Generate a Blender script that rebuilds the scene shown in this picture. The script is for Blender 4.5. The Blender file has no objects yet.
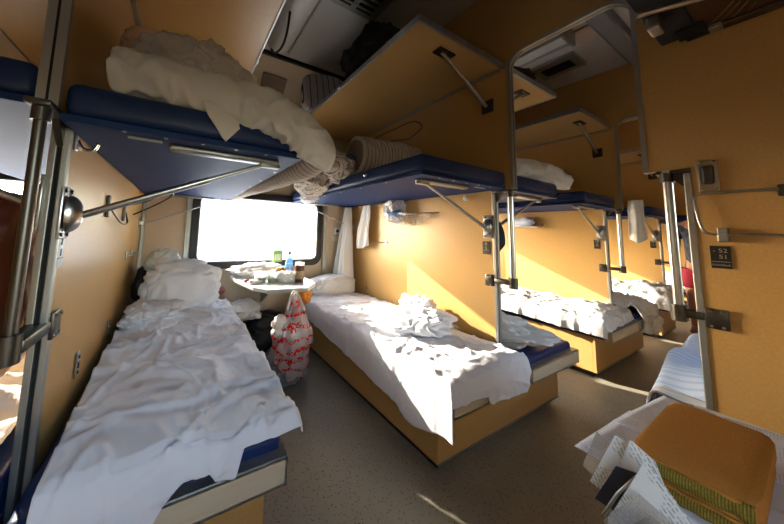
import bpy, bmesh, math, random
from mathutils import Vector, Matrix, noise
random.seed(7)
SC = bpy.context.scene
COL = SC.collection
PI = math.pi

# ------------------------------------------------------------------ helpers
def lin(h):
    h = h.lstrip('#')
    out = []
    for i in (0, 2, 4):
        c = int(h[i:i+2], 16) / 255
        out.append(c / 12.92 if c <= .04045 else ((c + .055) / 1.055) ** 2.4)
    return (*out, 1)

MATS = {}
def mat(name, hexc, rough=.5, metal=0., vary=0., vscale=8., bump=0., bscale=40., spec=.5, stretch=None, wr=0., wscale=9.):
    """procedural principled material: colour variation, fine bump and soft crease bump"""
    m = bpy.data.materials.new(name); m.use_nodes = True
    nt = m.node_tree; N = nt.nodes; L = nt.links
    b = N['Principled BSDF']
    b.inputs['Base Color'].default_value = lin(hexc)
    b.inputs['Roughness'].default_value = rough
    b.inputs['Metallic'].default_value = metal
    b.inputs['Specular IOR Level'].default_value = spec
    tc = N.new('ShaderNodeTexCoord'); mp = N.new('ShaderNodeMapping')
    L.new(tc.outputs['Object'], mp.inputs['Vector'])
    if stretch: mp.inputs['Scale'].default_value = stretch
    if vary:
        n = N.new('ShaderNodeTexNoise'); n.inputs['Scale'].default_value = vscale; n.inputs['Detail'].default_value = 5
        L.new(mp.outputs[0], n.inputs['Vector'])
        mr = N.new('ShaderNodeMapRange'); mr.inputs['From Min'].default_value = .3; mr.inputs['From Max'].default_value = .7
        mr.inputs['To Min'].default_value = 1 - vary; mr.inputs['To Max'].default_value = 1 + vary
        L.new(n.outputs[0], mr.inputs['Value'])
        hs = N.new('ShaderNodeHueSaturation'); hs.inputs['Color'].default_value = lin(hexc)
        L.new(mr.outputs[0], hs.inputs['Value']); L.new(hs.outputs[0], b.inputs['Base Color'])
    last = None
    if wr:
        n = N.new('ShaderNodeTexNoise'); n.inputs['Scale'].default_value = wscale; n.inputs['Detail'].default_value = 3
        n.inputs['Distortion'].default_value = 1.2
        try: n.noise_type = 'RIDGED_MULTIFRACTAL'
        except Exception: pass
        L.new(mp.outputs[0], n.inputs['Vector'])
        bp = N.new('ShaderNodeBump'); bp.inputs['Strength'].default_value = wr; bp.inputs['Distance'].default_value = .02
        L.new(n.outputs[0], bp.inputs['Height']); last = bp
    if bump:
        n = N.new('ShaderNodeTexNoise'); n.inputs['Scale'].default_value = bscale; n.inputs['Detail'].default_value = 4
        L.new(mp.outputs[0], n.inputs['Vector'])
        bp = N.new('ShaderNodeBump'); bp.inputs['Strength'].default_value = bump; bp.inputs['Distance'].default_value = .004
        L.new(n.outputs[0], bp.inputs['Height'])
        if last: L.new(last.outputs[0], bp.inputs['Normal'])
        last = bp
    if last: L.new(last.outputs[0], b.inputs['Normal'])
    MATS[name] = m
    return m

def stripes(m, hexs, period, width, axis='x', coord='UV', soft=.0):
    """adds woven stripes of another colour along UV or object coordinates"""
    nt = m.node_tree; N = nt.nodes; L = nt.links; b = N['Principled BSDF']
    tc = N.new('ShaderNodeTexCoord'); sx = N.new('ShaderNodeSeparateXYZ'); L.new(tc.outputs[coord], sx.inputs[0])
    mul = N.new('ShaderNodeMath'); mul.operation = 'MULTIPLY'; mul.inputs[1].default_value = 1 / period
    L.new(sx.outputs['xyz'.index(axis)], mul.inputs[0])
    fr = N.new('ShaderNodeMath'); fr.operation = 'FRACT'; L.new(mul.outputs[0], fr.inputs[0])
    lt = N.new('ShaderNodeMath'); lt.operation = 'LESS_THAN'; lt.inputs[1].default_value = width; L.new(fr.outputs[0], lt.inputs[0])
    mx = N.new('ShaderNodeMixRGB'); mx.inputs['Color1'].default_value = b.inputs['Base Color'].default_value
    if b.inputs['Base Color'].links: L.new(b.inputs['Base Color'].links[0].from_socket, mx.inputs['Color1'])
    mx.inputs['Color2'].default_value = lin(hexs); L.new(lt.outputs[0], mx.inputs['Fac'])
    L.new(mx.outputs[0], b.inputs['Base Color'])
    return m

def print_lines(m, hexs, row=.006, word=.02, u0=.08, u1=.92, v0=.06, v1=.9, coord='UV'):
    """rows of small illegible print (page text) inside a margin, in UV metres"""
    nt = m.node_tree; N = nt.nodes; L = nt.links; b = N['Principled BSDF']
    tc = N.new('ShaderNodeTexCoord')
    br = N.new('ShaderNodeTexBrick'); br.offset = .37; br.squash = 1
    br.inputs['Color1'].default_value = (0, 0, 0, 1); br.inputs['Color2'].default_value = (.25, .25, .25, 1)
    br.inputs['Mortar'].default_value = (1, 1, 1, 1); br.inputs['Scale'].default_value = 1
    br.inputs['Mortar Size'].default_value = row * .33; br.inputs['Mortar Smooth'].default_value = .3
    br.inputs['Brick Width'].default_value = word; br.inputs['Row Height'].default_value = row
    L.new(tc.outputs[coord], br.inputs['Vector'])
    n = N.new('ShaderNodeTexNoise'); n.inputs['Scale'].default_value = 14; L.new(tc.outputs[coord], n.inputs['Vector'])
    n2 = N.new('ShaderNodeTexNoise'); n2.inputs['Scale'].default_value = 260; L.new(tc.outputs[coord], n2.inputs['Vector'])
    g = N.new('ShaderNodeMath'); g.operation = 'GREATER_THAN'; g.inputs[1].default_value = .45; L.new(n.outputs[0], g.inputs[0])
    g2 = N.new('ShaderNodeMath'); g2.operation = 'GREATER_THAN'; g2.inputs[1].default_value = .42; L.new(n2.outputs[0], g2.inputs[0])
    inv = N.new('ShaderNodeMath'); inv.operation = 'SUBTRACT'; inv.inputs[0].default_value = 1; L.new(br.outputs['Color'], inv.inputs[1])
    a = N.new('ShaderNodeMath'); a.operation = 'MULTIPLY'; L.new(inv.outputs[0], a.inputs[0]); L.new(g.outputs[0], a.inputs[1])
    a2 = N.new('ShaderNodeMath'); a2.operation = 'MULTIPLY'; L.new(a.outputs[0], a2.inputs[0]); L.new(g2.outputs[0], a2.inputs[1])
    mx = N.new('ShaderNodeMixRGB'); mx.inputs['Color1'].default_value = b.inputs['Base Color'].default_value
    mx.inputs['Color2'].default_value = lin(hexs); L.new(a2.outputs[0], mx.inputs['Fac']); L.new(mx.outputs[0], b.inputs['Base Color'])
    return m

class MB:
    def __init__(s):
        s.bm = bmesh.new(); s.uv = s.bm.loops.layers.uv.new('UVMap')
    def quad(s, vs, uvs=None, smooth=False):
        try: f = s.bm.faces.new(vs)
        except ValueError: return
        f.smooth = smooth
        if uvs:
            for l, t in zip(f.loops, uvs): l[s.uv].uv = t
        return f
    def box(s, x0, x1, y0, y1, z0, z1, bev=0., seg=2, M=None):
        r = bmesh.ops.create_cube(s.bm, size=1)
        vs = r['verts']
        for v in vs:
            v.co = Vector(((x0 + x1) / 2 + v.co.x * abs(x1 - x0), (y0 + y1) / 2 + v.co.y * abs(y1 - y0), (z0 + z1) / 2 + v.co.z * abs(z1 - z0)))
        if M is not None:
            for v in vs: v.co = M @ v.co
        if bev:
            es = list({e for v in vs for e in v.link_edges})
            bmesh.ops.bevel(s.bm, geom=es, offset=bev, segments=seg, affect='EDGES', profile=.5)
        return s
    def tube(s, pts, r, seg=10, cap=True, rfun=None, uvs=False):
        pts = [Vector(p) for p in pts]; n = len(pts); rings = []
        t0 = (pts[1] - pts[0]).normalized()
        up = Vector((0, 0, 1)) if abs(t0.z) < .9 else Vector((1, 0, 0))
        nrm = t0.cross(up).normalized(); acc = 0
        for i, p in enumerate(pts):
            if i == 0: t = t0
            elif i == n - 1: t = (pts[i] - pts[i-1]).normalized()
            else: t = ((pts[i+1] - p).normalized() + (p - pts[i-1]).normalized()).normalized()
            nrm = (nrm - t * nrm.dot(t)).normalized(); bn = t.cross(nrm)
            if i: acc += (p - pts[i-1]).length
            ring = []
            for k in range(seg):
                a = 2 * PI * k / seg
                rr = (r if not rfun else rfun(acc, a, i / (n - 1)))
                ring.append(s.bm.verts.new(p + (nrm * math.cos(a) + bn * math.sin(a)) * rr))
            rings.append((ring, acc))
        for (A, sa), (B, sb) in zip(rings[:-1], rings[1:]):
            for k in range(seg):
                k2 = (k + 1) % seg
                s.quad((A[k], A[k2], B[k2], B[k]), ((sa, k/seg), (sa, (k+1)/seg), (sb, (k+1)/seg), (sb, k/seg)), True)
        if cap:
            s.quad(list(reversed(rings[0][0]))); s.quad(rings[-1][0])
        return s
    def cyl(s, p0, p1, r, seg=14): return s.tube([p0, p1], r, seg)
    def lathe(s, prof, c, seg=24):
        c = Vector(c); rings = []
        for r, z in prof:
            rings.append([s.bm.verts.new(c + Vector((max(r, 1e-4) * math.cos(2*PI*k/seg), max(r, 1e-4) * math.sin(2*PI*k/seg), z))) for k in range(seg)])
        for A, B in zip(rings[:-1], rings[1:]):
            for k in range(seg): s.quad((A[k], A[(k+1) % seg], B[(k+1) % seg], B[k]), None, True)
        s.quad(list(reversed(rings[0]))); s.quad(rings[-1])
        return s
    def grid(s, f, nu, nv, uvf=None, closed=False):
        """f(u,v) -> point for u,v in 0..1"""
        V = [[s.bm.verts.new(f(i / nu, j / nv)) for j in range(nv + 1)] for i in range(nu + (0 if closed else 1))]
        uvf = uvf or (lambda u, v: (u, v))
        for i in range(nu):
            i2 = (i + 1) % len(V)
            for j in range(nv):
                s.quad((V[i][j], V[i2][j], V[i2][j+1], V[i][j+1]),
                       (uvf(i/nu, j/nv), uvf((i+1)/nu, j/nv), uvf((i+1)/nu, (j+1)/nv), uvf(i/nu, (j+1)/nv)), True)
        return s
    def prism(s, poly, axis, a, b):
        """polygon of 2-D points extruded along axis from a to b"""
        def P(p, h):
            return {'x': (h, p[0], p[1]), 'y': (p[0], h, p[1]), 'z': (p[0], p[1], h)}[axis]
        A = [s.bm.verts.new(P(p, a)) for p in poly]; B = [s.bm.verts.new(P(p, b)) for p in poly]
        s.quad(A); s.quad(list(reversed(B)))
        n = len(poly)
        for k in range(n): s.quad((A[k], B[k], B[(k+1) % n], A[(k+1) % n]))
        return s
    def blob(s, fn, sub=5):
        r = bmesh.ops.create_icosphere(s.bm, subdivisions=sub, radius=1)
        for v in r['verts']: v.co = fn(v.co.copy())
        for f in {f for v in r['verts'] for f in v.link_faces}: f.smooth = True
        return s
    def build(s, name, m, parent=None, solid=0., sub=0, sharp=None, bev=0., flip=False, normals=True):
        if normals and not solid: bmesh.ops.recalc_face_normals(s.bm, faces=s.bm.faces)
        me = bpy.data.meshes.new(name); s.bm.to_mesh(me); s.bm.free()
        o = bpy.data.objects.new(name, me); COL.objects.link(o)
        me.materials.append(m)
        if sharp:
            for p in me.polygons: p.use_smooth = True
            me.set_sharp_from_angle(angle=math.radians(sharp))
        if bev:
            md = o.modifiers.new('bevel', 'BEVEL'); md.width = bev; md.segments = 2; md.limit_method = 'ANGLE'
        if solid:
            md = o.modifiers.new('thickness', 'SOLIDIFY'); md.thickness = solid; md.offset = 0
        if sub:
            md = o.modifiers.new('smooth', 'SUBSURF'); md.levels = sub; md.render_levels = sub
        if parent is not None: adopt(o, parent)
        return o

def adopt(o, parent):
    o.parent = parent
    m = Matrix.Identity(4); p = parent
    chain = []
    while p is not None: chain.append(p); p = p.parent
    for p in reversed(chain): m = m @ p.matrix_parent_inverse @ p.matrix_basis
    o.matrix_parent_inverse = m.inverted()

def thing(name, loc, label, cat, group=None):
    o = bpy.data.objects.new(name, None); COL.objects.link(o); o.location = loc; o.empty_display_size = .05
    return tag(o, label, cat, group)
def tag(o, label, cat, group=None):
    o['label'] = label; o['category'] = cat
    if group: o['group'] = group
    return o
def struct(o, label, cat):
    o['kind'] = 'structure'; o['label'] = label; o['category'] = cat
    return o
def lab(o, label): o['label'] = label; return o

def ridge(p):
    return 1 - min(1., abs(noise.noise(p)) * 2.2)
def billow(p):
    return min(1., abs(noise.noise(p)) * 2.2)
def nz(x, y, z=0.): return noise.noise(Vector((x, y, z)))
def lerp_pts(t, pts):
    if t <= pts[0][0]: return pts[0][1]
    for (a, va), (b, vb) in zip(pts[:-1], pts[1:]):
        if t <= b:
            k = (t - a) / (b - a); k = k * k * (3 - 2 * k)
            return va + (vb - va) * k
    return pts[-1][1]
def wrinkle(x, y, seed=0., amp=.01, dirx=1., diry=1.):
    """creased cloth: soft waves plus sharp ridged folds, warped so that folds wander"""
    wx = x + .10 * nz(x * 3 + seed, y * 3, 1.7); wy = y + .10 * nz(x * 3, y * 3 + seed, 5.1)
    a = ridge(Vector((wx * 4.2 * dirx + seed, wy * 4.2 * diry, seed)))
    b = ridge(Vector((wx * 10 * dirx + seed, wy * 10 * diry, seed + 9)))
    c = nz(x * 2.2 + seed, y * 2.2, seed)
    e = ridge(Vector((wx * 2.6 + wy * 1.7, wy * 7.5 - wx * 3, seed + 3))) ** 5
    g = ridge(Vector((wx * 9 + seed, wy * 2.6 + wx * 2.5, seed + 21))) ** 6
    h = ridge(Vector((wx * 21, wy * 17 + seed, seed))) ** 3
    return amp * (1.0 * a * a * a + .4 * b * b + 1.0 * c + 1.15 * e + .8 * g + .2 * h)

# ------------------------------------------------------------------ materials
LAM = mat('mustard_laminate', '#c39b5e', .33, vary=.07, vscale=120, bump=.06, bscale=300)
CREAM = mat('cream_wall_panel', '#d3bd9f', .5, vary=.03, vscale=30, bump=.04, bscale=200)
CEILM = mat('ceiling_white', '#c9c9cb', .35, vary=.03, vscale=6)
NAVY = mat('navy_leatherette', '#0e2a5a', .42, spec=.4, vary=.12, vscale=5, bump=.12, bscale=260, wr=.12, wscale=5)
NAVYB = mat('navy_board', '#0f2d5e', .6, spec=.25, vary=.12, vscale=7, bump=.06, bscale=200)
STEEL = mat('brushed_steel', '#b9b9b8', .28, 1., vary=.12, vscale=60, stretch=(1, 1, .05))
DSTEEL = mat('dark_cast_steel', '#5c5954', .38, 1., vary=.2, vscale=25, bump=.1, bscale=90)
PSTEEL = mat('dark_brushed_steel', '#62605c', .36, 1., vary=.12, vscale=60, stretch=(1, 1, .05))
CHROME = mat('polished_chrome', '#d6d6d6', .12, 1.)
ALU = mat('dull_aluminium', '#a9aaa6', .42, .85, vary=.1, vscale=30, stretch=(1, 1, .1))
BLACK = mat('black_rubber', '#14161a', .45, vary=.15, vscale=20)
DARK = mat('dark_gap', '#0b0b0c', .8)
RAILC = mat('cream_rail_laminate', '#cdbfa4', .4, vary=.08, vscale=18, stretch=(.3, 1, 3))
FLOOR = mat('speckled_linoleum', '#6c675e', .5, bump=.12, bscale=150)
nt = FLOOR.node_tree
vo = nt.nodes.new('ShaderNodeTexVoronoi'); vo.inputs['Scale'].default_value = 75
tcx = nt.nodes.new('ShaderNodeTexCoord'); nt.links.new(tcx.outputs['Object'], vo.inputs['Vector'])
crp = nt.nodes.new('ShaderNodeValToRGB')
nt.links.new(vo.outputs['Distance'], crp.inputs['Fac'])
crp.color_ramp.elements[0].color = lin('#4a443b'); crp.color_ramp.elements[0].position = .10
crp.color_ramp.elements[1].color = lin('#999180'); crp.color_ramp.elements[1].position = .30
n9 = nt.nodes.new('ShaderNodeTexNoise'); n9.inputs['Scale'].default_value = 2.5; n9.inputs['Detail'].default_value = 6
nt.links.new(tcx.outputs['Object'], n9.inputs['Vector'])
mr9 = nt.nodes.new('ShaderNodeMapRange'); mr9.inputs['To Min'].default_value = .7; mr9.inputs['To Max'].default_value = 1.2
nt.links.new(n9.outputs[0], mr9.inputs['Value'])
hs9 = nt.nodes.new('ShaderNodeHueSaturation'); nt.links.new(crp.outputs[0], hs9.inputs['Color']); nt.links.new(mr9.outputs[0], hs9.inputs['Value'])
nt.links.new(hs9.outputs[0], nt.nodes['Principled BSDF'].inputs['Base Color'])
SHEET = mat('white_bed_linen', '#e4e6ec', .85, vary=.02, vscale=14, wr=.28, wscale=9, spec=.2)
SHEETG = mat('greyish_bed_linen', '#dddcd8', .85, vary=.03, vscale=14, wr=.45, wscale=11, spec=.2)
TOWEL = mat('white_towel_cloth', '#eceae8', .9, bump=.3, bscale=300, spec=.1)
TICK = stripes(mat('striped_mattress_ticking', '#cfc6bb', .85, vary=.05, vscale=10, spec=.2), '#8a7f76', .030, .2)
TICKD = stripes(mat('striped_pillow_ticking', '#cbc8cc', .85, vary=.05, vscale=10, spec=.2), '#4b4655', .115, .12)
TICKB = stripes(mat('striped_side_mattress', '#c4bfb6', .85, spec=.2), '#6b6a72', .07, .12)
BLUESH = stripes(mat('pale_blue_sheet', '#c6d1e2', .85, spec=.2), '#b0bfd8', .03, .35)
PINKP = mat('pinkish_pillow', '#efd3c4', .85, vary=.05, wr=.1)
WPLAST = mat('white_plastic', '#e8e8e4', .35)
TABLEM = mat('table_laminate', '#eceae4', .3, vary=.02)
PAPER = print_lines(mat('printed_paper', '#d6ddee', .7), '#b0b7c9', .0044, .012)
PAPERP = mat('plain_paper', '#d4dcee', .7)
LEAF = print_lines(mat('leaflet_paper', '#e9edf0', .6), '#a9b1ba', .0055, .014)
YTOW = mat('ochre_woven_cloth', '#bd8340', .9, vary=.07, vscale=140, bump=.35, bscale=330, spec=.1, stretch=(1, 2.5, 1))
GREENE = stripes(mat('green_yellow_woven_edge', '#947f38', .9, vary=.3, vscale=300, bump=.5, bscale=420, spec=.1), '#6a6127', .0032, .45, 'y', 'Object')
DNAVY = mat('dark_jacket_cloth', '#15141a', .85, vary=.3, vscale=12, wr=.4)
BROWNJ = mat('brown_leather_jacket', '#5b2a1b', .4, vary=.25, vscale=6, wr=.15, wscale=4)
BROWNB = mat('brown_bag_cloth', '#4a2f20', .8, vary=.3, vscale=9, wr=.3)
ORANGE = mat('orange_mesh_bag', '#d5822a', .7, vary=.15, vscale=60, bump=.6, bscale=80)
GREYBAG = mat('grey_plastic_bag', '#8f979f', .35, vary=.1, vscale=12, wr=.5, wscale=10)
BLACKBAG = mat('black_bag', '#1a1b20', .55, vary=.2, vscale=10, wr=.3)
BLUEB = mat('blue_cloth', '#37506f', .85, vary=.1)
TEA = mat('brown_drink', '#4a1f0c', .3)
GREENP = mat('green_package', '#86b054', .45, vary=.35, vscale=35)
SNACK = mat('snack_wrapper', '#b58b4f', .35, vary=.5, vscale=45)
TANPAN = mat('tan_patch_panel', '#8b7462', .6, vary=.05)
LAMPC = mat('lamp_diffuser', '#dcdcdc', .25)
NETM = mat('white_net_cord', '#c9c3b6', .7)
SKIN = mat('skin', '#b98266', .6)
HAIR = mat('dark_hair', '#1b1512', .7)
SHIRT = mat('patterned_dark_shirt', '#3a4256', .8, vary=.6, vscale=18)
REDC = mat('red_shorts_cloth', '#a3203a', .8)
PLATE = mat('black_number_plate', '#16140f', .5)
PLATEG = mat('grey_number_plate', '#8a8f92', .4, .4)
PLTXT = mat('plate_lettering', '#a39a88', .6)
SNOW = mat('pale_ground', '#e6e8ea', .9, vary=.06, vscale=.3)
BLDG = mat('pale_building_wall', '#dfe2e6', .9, vary=.05, vscale=.5)
BLDGR = mat('pale_building_roof', '#c2ccd6', .9)

def glassy(name, hexc, alpha, rough=.05, gl=.06):
    m = bpy.data.materials.new(name); m.use_nodes = True
    nt = m.node_tree; N = nt.nodes; L = nt.links; N.remove(N['Principled BSDF'])
    out = N['Material Output']
    tr = N.new('ShaderNodeBsdfTransparent'); gl_ = N.new('ShaderNodeBsdfGlossy'); gl_.inputs['Roughness'].default_value = rough
    df = N.new('ShaderNodeBsdfDiffuse'); df.inputs['Color'].default_value = lin(hexc)
    tl = N.new('ShaderNodeBsdfTranslucent'); tl.inputs['Color'].default_value = lin(hexc)
    dm = N.new('ShaderNodeMixShader'); dm.inputs[0].default_value = .4; L.new(df.outputs[0], dm.inputs[1]); L.new(tl.outputs[0], dm.inputs[2])
    m1 = N.new('ShaderNodeMixShader'); m1.inputs[0].default_value = alpha; L.new(tr.outputs[0], m1.inputs[1]); L.new(dm.outputs[0], m1.inputs[2])
    m2 = N.new('ShaderNodeMixShader'); m2.inputs[0].default_value = gl; L.new(m1.outputs[0], m2.inputs[1]); L.new(gl_.outputs[0], m2.inputs[2])
    L.new(m2.outputs[0], out.inputs['Surface'])
    return m
GLASS = glassy('window_glass', '#ffffff', .0, .02, .05)
BAGCLR = glassy('clear_plastic_bag', '#f0ecec', .45, .15, .12)
BAGBLU = glassy('printed_clear_bag', '#e3e6ee', .75, .2, .1)
BOTTLE = glassy('blue_bottle_plastic', '#4f8fd6', .62, .08, .1)
CLEARP = glassy('clear_plastic_sleeve', '#c6ccd2', .28, .1, .16)
BOWLC = glassy('clear_food_box', '#dfe8e2', .4, .1, .1)
def red_print(m):
    nt = m.node_tree; N = nt.nodes; L = nt.links; out = N['Material Output']; src = out.inputs['Surface'].links[0].from_socket
    tc = N.new('ShaderNodeTexCoord'); mp = N.new('ShaderNodeMapping'); mp.inputs['Scale'].default_value = (1, 1, 1); L.new(tc.outputs['Object'], mp.inputs[0])
    wv = N.new('ShaderNodeTexWave'); wv.bands_direction = 'Z'; wv.inputs['Scale'].default_value = 4.2; wv.inputs['Distortion'].default_value = 5; wv.inputs['Detail Scale'].default_value = 3
    ns = N.new('ShaderNodeTexNoise'); ns.inputs['Scale'].default_value = 55; L.new(mp.outputs[0], wv.inputs[0]); L.new(mp.outputs[0], ns.inputs[0])
    g1 = N.new('ShaderNodeMath'); g1.operation = 'GREATER_THAN'; g1.inputs[1].default_value = .68; L.new(wv.outputs[1], g1.inputs[0])
    g2 = N.new('ShaderNodeMath'); g2.operation = 'GREATER_THAN'; g2.inputs[1].default_value = .47; L.new(ns.outputs[0], g2.inputs[0])
    mu = N.new('ShaderNodeMath'); mu.operation = 'MULTIPLY'; L.new(g1.outputs[0], mu.inputs[0]); L.new(g2.outputs[0], mu.inputs[1])
    df = N.new('ShaderNodeBsdfDiffuse'); df.inputs[0].default_value = lin('#d3261f'); mx = N.new('ShaderNodeMixShader')
    L.new(mu.outputs[0], mx.inputs[0]); L.new(src, mx.inputs[1]); L.new(df.outputs[0], mx.inputs[2]); L.new(mx.outputs[0], out.inputs['Surface'])
BAGRED = glassy('carrier_bag_plastic', '#f0ecec', .42, .15, .1); red_print(BAGRED)
REDPR = mat('red_bag_print', '#c9201f', .5)
WBREAD = mat('white_wrapped_parcel', '#efe4da', .7, vary=.05)

# ------------------------------------------------------------------ dimensions
W = 2.09           # right partition face
T = .036           # partition thickness
PITCH = 1.92
CEIL = 2.87
YP, YU = -1.80, -1.93          # lower / upper end of the berth partitions
YS, YSU = -2.62, -2.50         # side-berth partition edge, lower / upper
YN = -3.20                     # near wall
ZOV = 1.455                    # height where the partition steps out
XP = [-T] + [W + PITCH * k for k in range(4)]     # faces of partitions on their -x side
XL, XR = -2.2, XP[-1] + 2.2

# ------------------------------------------------------------------ room shell
o = MB().box(XL, XR, YN, .18, -.06, 0).build('floor', FLOOR); struct(o, 'grey speckled linoleum floor of the railway carriage', 'floor')
cb = MB()
prof = [(.0, 2.38), (-.06, 2.56), (-.18, 2.71), (-.36, 2.81), (-.6, 2.86), (-1.4, 2.90), (-2.4, 2.88), (-2.8, 2.82), (-3.05, 2.68), (-3.2, 2.45)]
prof2 = [(y, z + .06) for y, z in reversed(prof)]
cb.prism(prof + [(-3.28, 2.45), (-3.28, 2.98), (.18, 2.98), (.18, 2.38)], 'x', XL, XR)
ce = cb.build('ceiling', CEILM, sharp=35); struct(ce, 'curved off-white ceiling of the carriage', 'ceiling')
cv = MB(); cp = [(y, z) for y, z in [(.0, 2.36), (-.06, 2.545), (-.18, 2.695), (-.36, 2.795), (-.405, 2.80)]]
cv.prism(cp + [(-.405, 2.84), (-.36, 2.83), (-.18, 2.73), (-.05, 2.58), (.0, 2.40)], 'x', XL, XR)
o = cv.build('wall_back_cove', CREAM, sharp=35); struct(o, 'cream curved panel above the window reaching the ceiling', 'wall')
tr = MB()
tr.box(XL, XR, -.44, -.405, 2.795, 2.84)
o = tr.build('trim_1', BLACK); struct(o, 'dark joint strip where the ceiling meets the window side', 'trim')

def wall_with_holes(name, y0, y1, holes, ztop, label):
    mb = MB(); xs = XL
    for (a, b, c, d) in holes:
        mb.box(xs, a, y0, y1, 0, ztop)
        mb.box(a, b, y0, y1, 0, c); mb.box(a, b, y0, y1, d, ztop); xs = b
    mb.box(xs, XR, y0, y1, 0, ztop)
    o = mb.build(name, CREAM); struct(o, label, 'wall'); return o
WZ0, WZ1 = .835, 1.46
WIN = [(x + .44, x + 1.655) for x in (-PITCH - .10, 0., W + T - .12, W + T + PITCH - .12, W + T + 2 * PITCH - .12, W + T + 3 * PITCH - .12)]
wall_with_holes('wall_back', 0, .18, [(a - .058, b, WZ0, WZ1) for a, b in WIN], 2.95, 'cream panelled outer wall behind the small table')
NWIN = [(x + .02, x + .66) for x in (.02, W + .1)]
wall_with_holes('wall_front', YN - .08, YN, [(a, b, .82, 1.56) for a, b in NWIN], 2.95, 'outer wall on the aisle side')
o = MB().box(XL - .06, XL, YN, .1, 0, 2.95).build('wall_left_end', LAM); struct(o, 'end wall of the carriage past the first bay', 'wall')
o = MB().box(XR, XR + .06, YN, .1, 0, 2.95).build('wall_right_end', LAM); struct(o, 'end wall at the far end of the aisle', 'wall')

def rrect(x0, x1, z0, z1, r, n=6):
    P = []
    for cx, cz, a0 in ((x1 - r, z1 - r, 0), (x0 + r, z1 - r, 90), (x0 + r, z0 + r, 180), (x1 - r, z0 + r, 270)):
        for k in range(n + 1):
            a = math.radians(a0 + 90 * k / n); P.append((cx + r * math.cos(a), cz + r * math.sin(a)))
    return P
def ring_frame(mb, outer, inner, y0, y1):
    n = len(outer)
    def V(p, y): return mb.bm.verts.new((p[0], y, p[1]))
    A = [V(p, y0) for p in outer]; B = [V(p, y0) for p in inner]; C_ = [V(p, y1) for p in outer]; D = [V(p, y1) for p in inner]
    for k in range(n):
        j = (k + 1) % n
        mb.quad((A[k], A[j], B[j], B[k])); mb.quad((C_[k], D[k], D[j], C_[j])); mb.quad((A[k], C_[k], C_[j], A[j])); mb.quad((B[k], B[j], D[j], D[k]))
WLAB = ['window of the neighbouring bay at the left edge', 'large black-framed window above the small white table', 'window of the next bay, hidden past the partition',
        'window of the third bay along the aisle', 'window of the fourth bay along the aisle', 'window of the last bay along the aisle']
def window(i, a, b, z0, z1, y, s, label):
    """s=+1: outside is +y.  rubber frame, bright bead and pane"""
    fr = MB(); ring_frame(fr, rrect(a - .062, b + .06, z0 - .065, z1 + .065, .11), rrect(a - .002, b + .002, z0 - .002, z1 + .002, .07), y - s * .035, y + s * .01)
    w = fr.build('window_%d' % i, BLACK, sharp=40); struct(w, label, 'window')
    bd = MB(); ring_frame(bd, rrect(a - .004, b + .004, z0 - .004, z1 + .004, .07), rrect(a + .007, b - .007, z0 + .007, z1 - .007, .065), y - s * .02, y + s * .03)
    bd.build('window_bead', ALU, w)
    MB().prism(rrect(a - .05, b + .01, z0 - .01, z1 + .01, .06), 'y', y + s * .022, y + s * .028).build('window_pane', GLASS, w)
for i, (a, b) in enumerate(WIN): window(i + 1, a, b, WZ0, WZ1, 0, 1, WLAB[i])
for i, (a, b) in enumerate(NWIN): window(i + 7, a, b, .82, 1.56, YN, -1, 'side window in the aisle wall, %s from the camera' % ['nearest', 'second', 'third', 'farthest'][i])

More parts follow.
